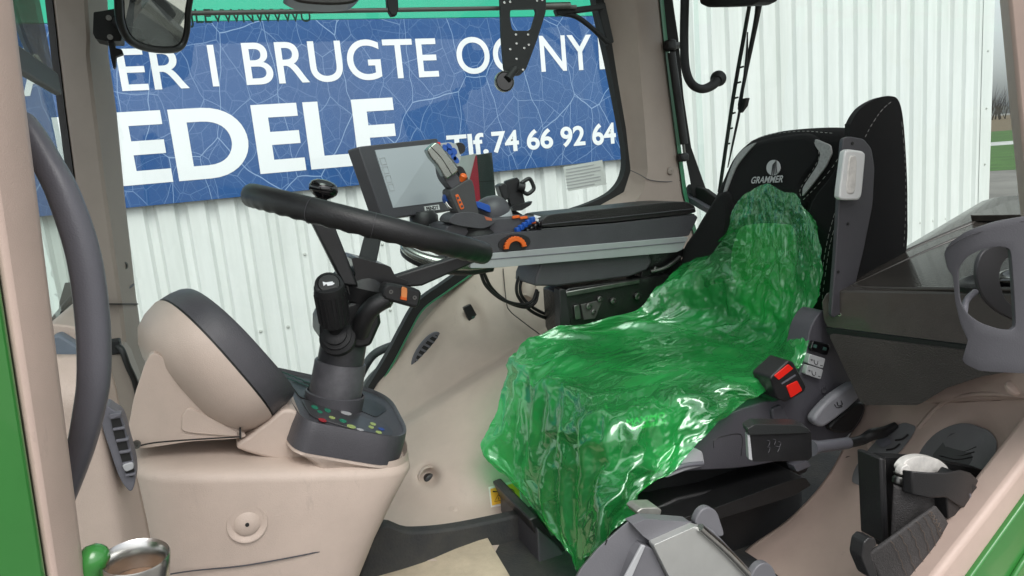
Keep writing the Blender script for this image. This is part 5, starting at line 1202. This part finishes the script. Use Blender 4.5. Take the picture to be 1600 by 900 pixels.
# ================================================================== NEAR SIDE: console box
a_ = P(1288, 462, Y=.95); b_2 = P(1600, 458, Y=.66)
nb = (b_2-a_).cross(Vector((0, 0, 1))).normalized()
bpl = (a_, nb)
bxx = thing('side_box', 'dark brown side console box with sloping glossy tray top', 'console box', P(1390, 632, Y=.9))
bk_v = Vector((.46, .04, .115))
lid = prism('lid', rnd(pp([(1283, 472), (1290, 459), (1312, 454), (1560, 458), (1690, 458), (1690, 562), (1520, 543), (1294, 516), (1286, 500)], pl=bpl), .14), bk_v, M('box_brown', (.062, .056, .050), .20, bump=(380, .18), var=(14, .18), coat=.5), bxx, .008, 4, auto=60)
prism('seam_strip', pp([(1290, 512), (1520, 541), (1690, 560), (1690, 570), (1520, 551), (1294, 523)], pl=(a_+nb*.004, nb)), bk_v*.98, M('seam_rubber', (.006, .010, .009), .4), bxx)
prism('bin', rnd(pp([(1294, 522), (1520, 550), (1690, 568), (1690, 580), (1600, 577), (1535, 588), (1480, 606), (1440, 630), (1432, 633), (1352, 633), (1344, 628)], pl=(a_+nb*.008, nb)), .05), bk_v*.98, brown, bxx, .004, 3)
topn = (b_2-a_).cross(bk_v).normalized()
if topn.z < 0: topn = -topn
tpl = (P(1400, 456, pl=bpl)+topn*.0, topn)
def tp(u, v, h=0): return P(u, v, pl=(tpl[0]+topn*h, topn))
tr0 = tp(1334, 450, .001)
ridge = [tp(1600, 452, .001), tp(1420, 451, .001), tp(1345, 449, .001), tp(1334, 446, .001), tp(1352, 437, .001), tp(1420, 405, .001), tp(1485, 377, .001), tp(1540, 356, .001)]
tube('tray_ridge', ridge, .0035, MATS['box_brown'], lid, n=8)
tube('edge_bead', [tp(1302, 449, 0), tp(1410, 397, 0), tp(1500, 358, 0), tp(1560, 334, 0)], .006, MATS['box_brown'], lid, n=8)
prism('rear_tray', rnd([tp(1515, 346, .004), tp(1552, 334, .004), tp(1580, 322, .004), tp(1700, 318, .004), tp(1700, 345, .004)], .1), topn*.012, MATS['box_brown'], lid, .004)
lathe('tray_knob', tp(1530, 444, .002), topn, [(.03, -.002), (.03, .006), (.02, .009), (.012, .006)], black, lid, n=24)
lathe('tray_knob', tp(1590, 435, .002), topn, [(.03, -.002), (.03, .006), (.02, .009), (.012, .006)], gloss_b, lid, n=24)
lathe('screw_hole', P(1312, 491, pl=(a_-nb*0, nb))-nb*.0005, -nb if nb.dot(Vector(CAM)-a_) < 0 else nb, [(.0035, -.003), (.0035, .0015), (.002, .0015), (.0018, 0)], chrome, lid, n=12)
for o_ in ('dummy',): pass

# cup holder
cu = thing('cup_holder', 'grey open-sided plastic cup holder ring in front of the console box', 'cup holder', P(1560, 580, Y=.56))
def cy(u): return .555+.05*((1620-u)/140)**2
def mapc(pts): return [P(u, v, Y=cy(u)) for u, v in pts]
outer = [(1700, 322), (1640, 331), (1600, 338), (1555, 346), (1510, 361), (1486, 378), (1476, 395), (1481, 418), (1490, 432), (1493, 470), (1501, 505), (1514, 535), (1517, 556), (1503, 559), (1508, 568), (1530, 579), (1600, 583), (1700, 583), (1700, 450)]
hole = [(1578, 398), (1575, 388), (1560, 384), (1535, 388), (1512, 400), (1497, 420), (1498, 440), (1500, 470), (1512, 491), (1532, 505), (1560, 514), (1578, 516), (1585, 509), (1582, 455)]
def flat2(pts): return [Vector((u, 0, v)) for u, v in pts]
def ring_uv(o_, h_):
    c = sum(h_, Vector())/len(h_); 
    def ray(poly, a):
        d = Vector((math.cos(a), 0, math.sin(a))); best = None
        for i in range(len(poly)):
            p, q = poly[i]-c, poly[(i+1) % len(poly)]-c
            det = d.x*(p.z-q.z)-d.z*(p.x-q.x)
            if abs(det) < 1e-9: continue
            t = (p.x*(p.z-q.z)-p.z*(p.x-q.x))/det; s = (d.x*p.z-d.z*p.x)/det
            if t > 0 and -1e-6 <= s <= 1+1e-6 and (best is None or t > best[0]): best = (t, p.lerp(q, min(1, max(0, s)))+c)
        return best[1]
    angs = sorted({round(math.atan2(p.z-c.z, p.x-c.x), 3) for p in o_+h_}); angs = [a for i, a in enumerate(angs) if i == 0 or a-angs[i-1] > .004]
    return [ray(o_, a) for a in angs], [ray(h_, a) for a in angs]
O, H = ring_uv(rnd(flat2(outer), .25), rnd(flat2(hole), .3)); n = len(O)
NLAY = 5; V = []
for k in range(NLAY):
    for i in range(n):
        q = O[i].lerp(H[i], k/(NLAY-1)); V.append(P(q.x, q.z, Y=cy(q.x)))
F = [(k*n+i, k*n+(i+1) % n, (k+1)*n+(i+1) % n, (k+1)*n+i) for k in range(NLAY-1) for i in range(n)]
cm = M('holder_grey', (.066, .066, .075), .42, bump=(500, .15), var=(9, .1))
mk('holder_shell', V, F, cm, cu, True, solid=.005, bevel=.0012, auto=50)
prism('inner_wall', cr(pp([(1600, 385), (1560, 384), (1536, 395), (1527, 425), (1535, 460), (1560, 487), (1600, 505), (1600, 490), (1572, 468), (1562, 432), (1572, 405), (1600, 394)], Y=.64), 4, True), (0, .006, 0), M('holder_inner', (.045, .045, .05), .5), cu, .002)
tube('hinge_pin', [P(1524, 456, Y=.62), P(1510, 470, Y=.61), P(1506, 492, Y=.60)], .004, grey_m, cu, n=8)
tube('rim_line', [P(1478, 388, Y=cy(1478)-.003), P(1520, 366, Y=cy(1520)-.003), P(1600, 345, Y=cy(1600)-.003)], .0006, grey_d, cu, n=4)

# near wheel-arch panel
np_ = thing('wheel_arch_panel', 'pinkish beige near wheel-arch panel with two dark oval vents', 'panel', P(1300, 880, Y=.9))
ndep0 = fit([(1350, 632, .97), (1345, 660, .97), (1290, 760, .98), (1165, 862, 1.0), (1250, 900, .92), (1400, 800, .84), (1480, 700, .79), (1450, 640, .87), (1600, 600, .66), (1600, 700, .65), (1550, 800, .67), (1480, 900, .69), (1300, 860, .90), (1200, 960, .88), (1680, 620, .60), (1680, 800, .60)])
def ndep(u, v, t=0):
    y = ndep0(u, v)
    y -= .012*sst(((u-1290)*.55+(v-800)*.2-0)/30)*sst((900-v)/200)      # long crease
    a, b = (u-1505)*.80-(v-712)*.60, (u-1505)*.60+(v-712)*.80
    y += .010*math.exp(-((a/66)**2+(b/48)**2)**3)
    y -= .010*sst((620+ (u-1440)*-.05-v)/10+1)*sst((u-1440)/30)
    return y
rowsheet('panel', [(560, 1500, 1720), (595, 1440, 1720), (632, 1349, 1720), (660, 1341, 1720), (700, 1321, 1720), (740, 1299, 1720), (780, 1268, 1720), (820, 1226, 1720), (862, 1168, 1720), (900, 1150, 1720), (980, 1130, 1720)], ndep, beige_p, np_, 90, 14)
def nd(pts, o): return [P(u, v, Y=ndep(u, v)-o) for u, v in pts]
v1 = prism('oval_vent', cr(nd([(1340, 757), (1346, 732), (1375, 695), (1408, 669), (1426, 664), (1430, 672), (1414, 697), (1385, 728), (1356, 752)], .006), 4, True), (0, .012, 0), MATS.get('vent_grey') or M('vent_grey', (.17, .17, .175), .45, bump=(600, .2), var=(12, .12)), np_, .003)
for i in range(4): tube('vent_rib', nd([(1357+i*14, 733-i*15), (1368+i*14, 731-i*15), (1380+i*13, 724-i*15)], .0085), .0016, black, v1, n=5)
prism('vent_clip', rnd(nd([(1374, 692), (1388, 684), (1394, 692), (1380, 700)], .012), .2), (0, .01, 0), grey_m, v1, .002)
v2 = prism('oval_vent', cr(nd([(1448, 740), (1452, 712), (1472, 686), (1505, 669), (1535, 668), (1555, 684), (1556, 706), (1542, 730), (1520, 750)], .008), 5, True), (0, .018, 0), M('vent_grey', (.17, .17, .175), .45, bump=(600, .2), var=(12, .12)), np_, .006, 3, auto=70)
prism('vent_flap', rnd(nd([(1462, 715), (1492, 680), (1503, 678), (1530, 690), (1528, 706), (1510, 732), (1490, 728)], .013), .15), (0, .008, 0), M('flap_dark', (.085, .085, .088), .45), v2, .002)
for k in range(3): tube('vent_rib', nd([(1468+k*5, 712-k*7), (1495+k*4, 718-k*6), (1520+k*3, 714-k*8)], .0135), .0012, black, v2, n=5)
lathe('screw_cap', P(1586, 606, Y=ndep(1586, 606)-.004), (-.2, -.6, .8), [(.013, -.003), (.0125, .002), (.009, .0045), (.002, .0047), (.0018, .002)], beige_p, np_, n=22)
lathe('screw_cap', P(1363, 698, Y=ndep(1363, 698)-.003), (-.4, -.5, .8), [(.010, -.003), (.0095, .001), (.006, .002), (.002, .002), (.0018, .0)], beige_p, np_, n=20)
tube('panel_seam', nd([(1322, 715), (1335, 712), (1350, 718)], .004), .0015, inkb, np_, n=5)
tube('panel_lip', nd([(1436, 668), (1470, 632), (1510, 618), (1560, 616), (1640, 622)], .004), .004, beige_p, np_, n=8)

# door sill with green outside
sl_ = thing('door_sill', 'beige door sill lip with glossy green outer body edge', 'sill', P(1540, 880, Y=.62))
prism('sill_lip', pp([(1440, 935), (1463, 900), (1552, 786), (1600, 724), (1690, 606), (1690, 660), (1600, 783), (1516, 900), (1492, 935)], Y=.60), (.0, .05, -.01), beige_p, sl_, .010, 4, auto=70)
prism('green_body', pp([(1494, 935), (1518, 900), (1602, 783), (1700, 650), (1760, 935)], Y=.592), (0, .05, -.01), green_t, sl_, .004, 3)
tube('green_highlight_edge', pp([(1566, 935), (1590, 890), (1640, 815)], Y=.589), .004, green_t, sl_, n=8)

# belt reel bracket
bt_ = thing('belt_reel', 'black belt reel bracket with folded webbing and white disc on the near panel', 'belt reel', P(1440, 880, Y=.68))
prism('back_plate', rnd(pp([(1376, 718), (1384, 714), (1452, 718), (1540, 735), (1540, 800), (1480, 860), (1384, 860)], Y=.70), .06), (0, .02, 0), black_m, bt_, .004)
prism('side_plate', pp([(1376, 716), (1385, 716), (1390, 850), (1381, 850)], Y=.665), (0, .04, 0), black, bt_, .003)
prism('white_disc', cr(pp([(1408, 735), (1418, 719), (1440, 713), (1466, 718), (1482, 732), (1470, 738), (1430, 742)], Y=.672), 5, True), (0, .012, 0), offwhite, bt_, .003)
prism('white_disc_hub', cr(pp([(1408, 742), (1411, 730), (1420, 727), (1424, 742)], Y=.668), 4, True), (0, .01, 0), offwhite, bt_, .002)
lathe('spring', P(1405, 746, Y=.672), (.3, 0, 1), [(.008, -.008), (.009, -.002), (.007, .002), (.009, .006)], steel_d, bt_, n=14)
cvs = []
for u, v0, v1_, y in ((1410, 734, 768, .655), (1425, 736, 773, .642), (1450, 738, 778, .634), (1478, 738, 777, .630), (1500, 734, 792, .629), (1515, 738, 795, .632), (1530, 752, 790, .640), (1538, 770, 784, .65)):
    cvs.append((u, v0, v1_, y))
secs = [[P(u, v0, Y=y), P(u, v1_, Y=y), P(u, v1_, Y=y+.006), P(u, v0, Y=y+.006)] for u, v0, v1_, y in cvs]
loft('guide_band', secs, black, bt_, bevel=.002, auto=45)
prism('guide_side', pp([(1479, 772), (1502, 740), (1537, 768), (1534, 784), (1482, 812)], Y=.634), (0, .03, 0), black, bt_, .002)
for u, v, r_ in ((1512, 776, .0055), (1528, 766, .004)): lathe('bolt', P(u, v, Y=.6335), (0, -1, 0), [(r_, -.002), (r_, .0015), (r_*.5, .0015), (r_*.45, 0)], grey_m, bt_, n=14)
wb = [[(1396, 757), (1425, 768), (1452, 776), (1478, 778)], [(1394, 790), (1425, 795), (1455, 800), (1482, 806)], [(1392, 835), (1420, 830), (1455, 832), (1486, 838)], [(1388, 870), (1420, 868), (1455, 866), (1484, 862)]]
grid('webbing', [[P(u, v, Y=.655-.012*j*(3-j)*.5+.01) for j, (u, v) in enumerate(r)] for r in wb], webbing, bt_, 6, 6, solid=.003)
wf = [[(1352, 868), (1392, 840), (1438, 806), (1460, 790)], [(1366, 890), (1405, 862), (1450, 828), (1478, 815)], [(1378, 912), (1415, 890), (1460, 860), (1488, 846)], [(1392, 940), (1430, 925), (1470, 895), (1490, 872)]]
wbf = grid('folded_webbing', [[P(u, v, Y=.632-.008*j*(3-j)*.5+.004*i) for j, (u, v) in enumerate(r)] for i, r in enumerate(wf)], webbing, bt_, 8, 8, solid=.004)
def wq(i, j):
    fi = min(2, int(i)); fj = min(2, int(j)); a, b = i-fi, j-fj
    def pt(ii, jj): u, v = wf[ii][jj]; return P(u, v, Y=.632-.008*jj*(3-jj)*.5+.004*ii-.0045)
    return (pt(fi, fj)*(1-b)+pt(fi, fj+1)*b)*(1-a)+(pt(fi+1, fj)*(1-b)+pt(fi+1, fj+1)*b)*a
for k in range(6):
    tube('stitch_row', [wq(.15+t*.28, .95+k*.3+(.02 if t % 2 else -.02)) for t in range(9)], .00035, thread_b, wbf, n=4, smooth=0)
tube('stitch_row', [wq(.1+t*.12, 2.6+(.08 if t % 2 else -.08)) for t in range(22)], .00035, thread_b, wbf, n=4, smooth=0)
prism('latch_tongue', rnd(pp([(1346, 872), (1350, 848), (1358, 840), (1368, 842), (1370, 852), (1360, 862), (1372, 900), (1360, 905)], Y=.622), .2), (0, .02, 0), black, bt_, .004)
prism('strap_end', pp([(1480, 812), (1535, 785), (1552, 770), (1550, 782), (1500, 830), (1488, 858), (1482, 845)], Y=.648), (0, .02, 0), webbing, bt_, .003)

# grey pedal-like box on the floor near the door
fb = thing('floor_box', 'grey plastic floor box with brushed metal plate and rounded tabs', 'floor box', P(1050, 900, Y=.8))
gm = M('box_grey', (.145, .145, .158), .45, bump=(500, .15), var=(9, .12))
body = prism('body', rnd(pp([(880, 940), (908, 888), (935, 856), (968, 826), (985, 812), (1010, 809), (1060, 812), (1092, 816), (1130, 845), (1230, 960)], Y=.80), .1), (.012, .03, -.02), gm, fb, .008, 3)
prism('flap', rnd(pp([(965, 940), (992, 868), (1003, 852), (1020, 857), (1062, 945)], Y=.785), .06), (0, .02, 0), gm, fb, .005)
prism('flap_edge', pp([(975, 905), (1003, 852), (1009, 853), (985, 908)], Y=.781), (0, .004, 0), grey_l, fb, .001)
prism('shoulder', rnd(pp([(988, 820), (1010, 811), (1080, 816), (1086, 825), (1022, 850), (1005, 838)], Y=.788), .1), (0, .02, 0), gm, fb, .006)
prism('metal_plate', rnd(pp([(1021, 852), (1086, 823), (1100, 826), (1180, 905), (1215, 950), (1070, 950)], Y=.775), .05), (0, .014, 0), M('brushed_plate', (.52, .53, .51), .42, metal=.6, var=(14, .1)), fb, .003, 3)
tube('plate_roll', pp([(1094, 824), (1140, 866), (1190, 920)], Y=.772), .006, chrome, fb, n=10)
prism('edge_rail', pp([(1102, 822), (1116, 830), (1215, 935), (1200, 940)], Y=.785), (0, .03, 0), gm, fb, .004)
prism('tab', cr(pp([(1087, 818), (1094, 800), (1107, 793), (1120, 800), (1127, 818), (1131, 836), (1118, 838), (1100, 826)], Y=.79), 5, True), (0, .012, 0), gm, fb, .004, 3)
prism('tab', cr(pp([(1174, 915), (1178, 893), (1190, 881), (1203, 882), (1212, 896), (1214, 920)], Y=.765), 5, True), (0, .012, 0), gm, fb, .004, 3)
prism('catch', rnd(pp([(995, 800), (1003, 794), (1028, 793), (1034, 797), (1032, 806), (1022, 812), (1016, 806), (1000, 808)], Y=.83), .2), (0, .03, 0), chrome if False else M('zinc_cast', (.36, .36, .33), .42, metal=.6, var=(40, .25)), fb, .004)
for u, v in ((946, 847), (987, 865)): prism('slot', pp([(u-1, v+4), (u+2, v-4), (u+3.5, v-3), (u+.5, v+5)], Y=.7995), (0, .001, 0), inkb, fb)

# door striker: chrome cup and green knob
ck = thing('door_striker', 'chrome cup-shaped door striker beside a green knob at the sill', 'striker', P(205, 900, Y=.58))
cax = Vector((.12, -.10, 1)).normalized(); co_ = P(211, 872, Y=.60)
lathe('chrome_cup', co_, cax, [(.022, -.06), (.0245, -.012), (.0255, .0), (.0247, .002), (.0225, .0), (.0215, -.012), (.020, -.03), (.002, -.031)], chrome, ck, n=36, auto=60)
lathe('cup_lining', co_-cax*.022, cax, [(.0205, -.002), (.0205, .0), (.002, .0005)], M('rusty_brown', (.16, .09, .05), .6, var=(90, .5)), ck, n=28)
tube('green_knob', [P(132, 920, Y=.60), P(138, 890, Y=.60), P(148, 872, Y=.60), P(156, 874, Y=.605)], [.010, .011, .0115, .008], green_t, ck, n=16)

# ================================================================== rear wheel outside (shows in the mirror)
rwh = thing('tractor_tyre', 'black rear tyre with red rim outside, seen in the rear-view mirror', 'wheel', (1.95, 2.35, 0))
lathe('tyre', (1.95, 2.35, .93), (0, 1, 0), [(.50, -.24), (.62, -.29), (.80, -.30), (.90, -.26), (.93, -.12), (.93, .12), (.90, .26), (.80, .30), (.62, .29), (.50, .24)], rubber, rwh, n=48)
lathe('rim', (1.95, 2.35, .93), (0, -1, 0), [(.52, .18), (.50, .25), (.46, .24), (.40, .10), (.18, .06), (.16, .14), (.02, .15)], M('rim_red', (.42, .03, .03), .4), rwh, n=40)
for k in range(20):
    a = 2*math.pi*k/20
    for sd_ in (-1, 1):
        c = Vector((1.95+.93*math.cos(a), 2.35+sd_*.14, .93+.93*math.sin(a))); box('lug', c, (.07, .27, .06), rubber, rwh, .006, rot=Matrix.Rotation(-a, 3, 'Y') @ Matrix.Rotation(sd_*.5, 3, 'X'))
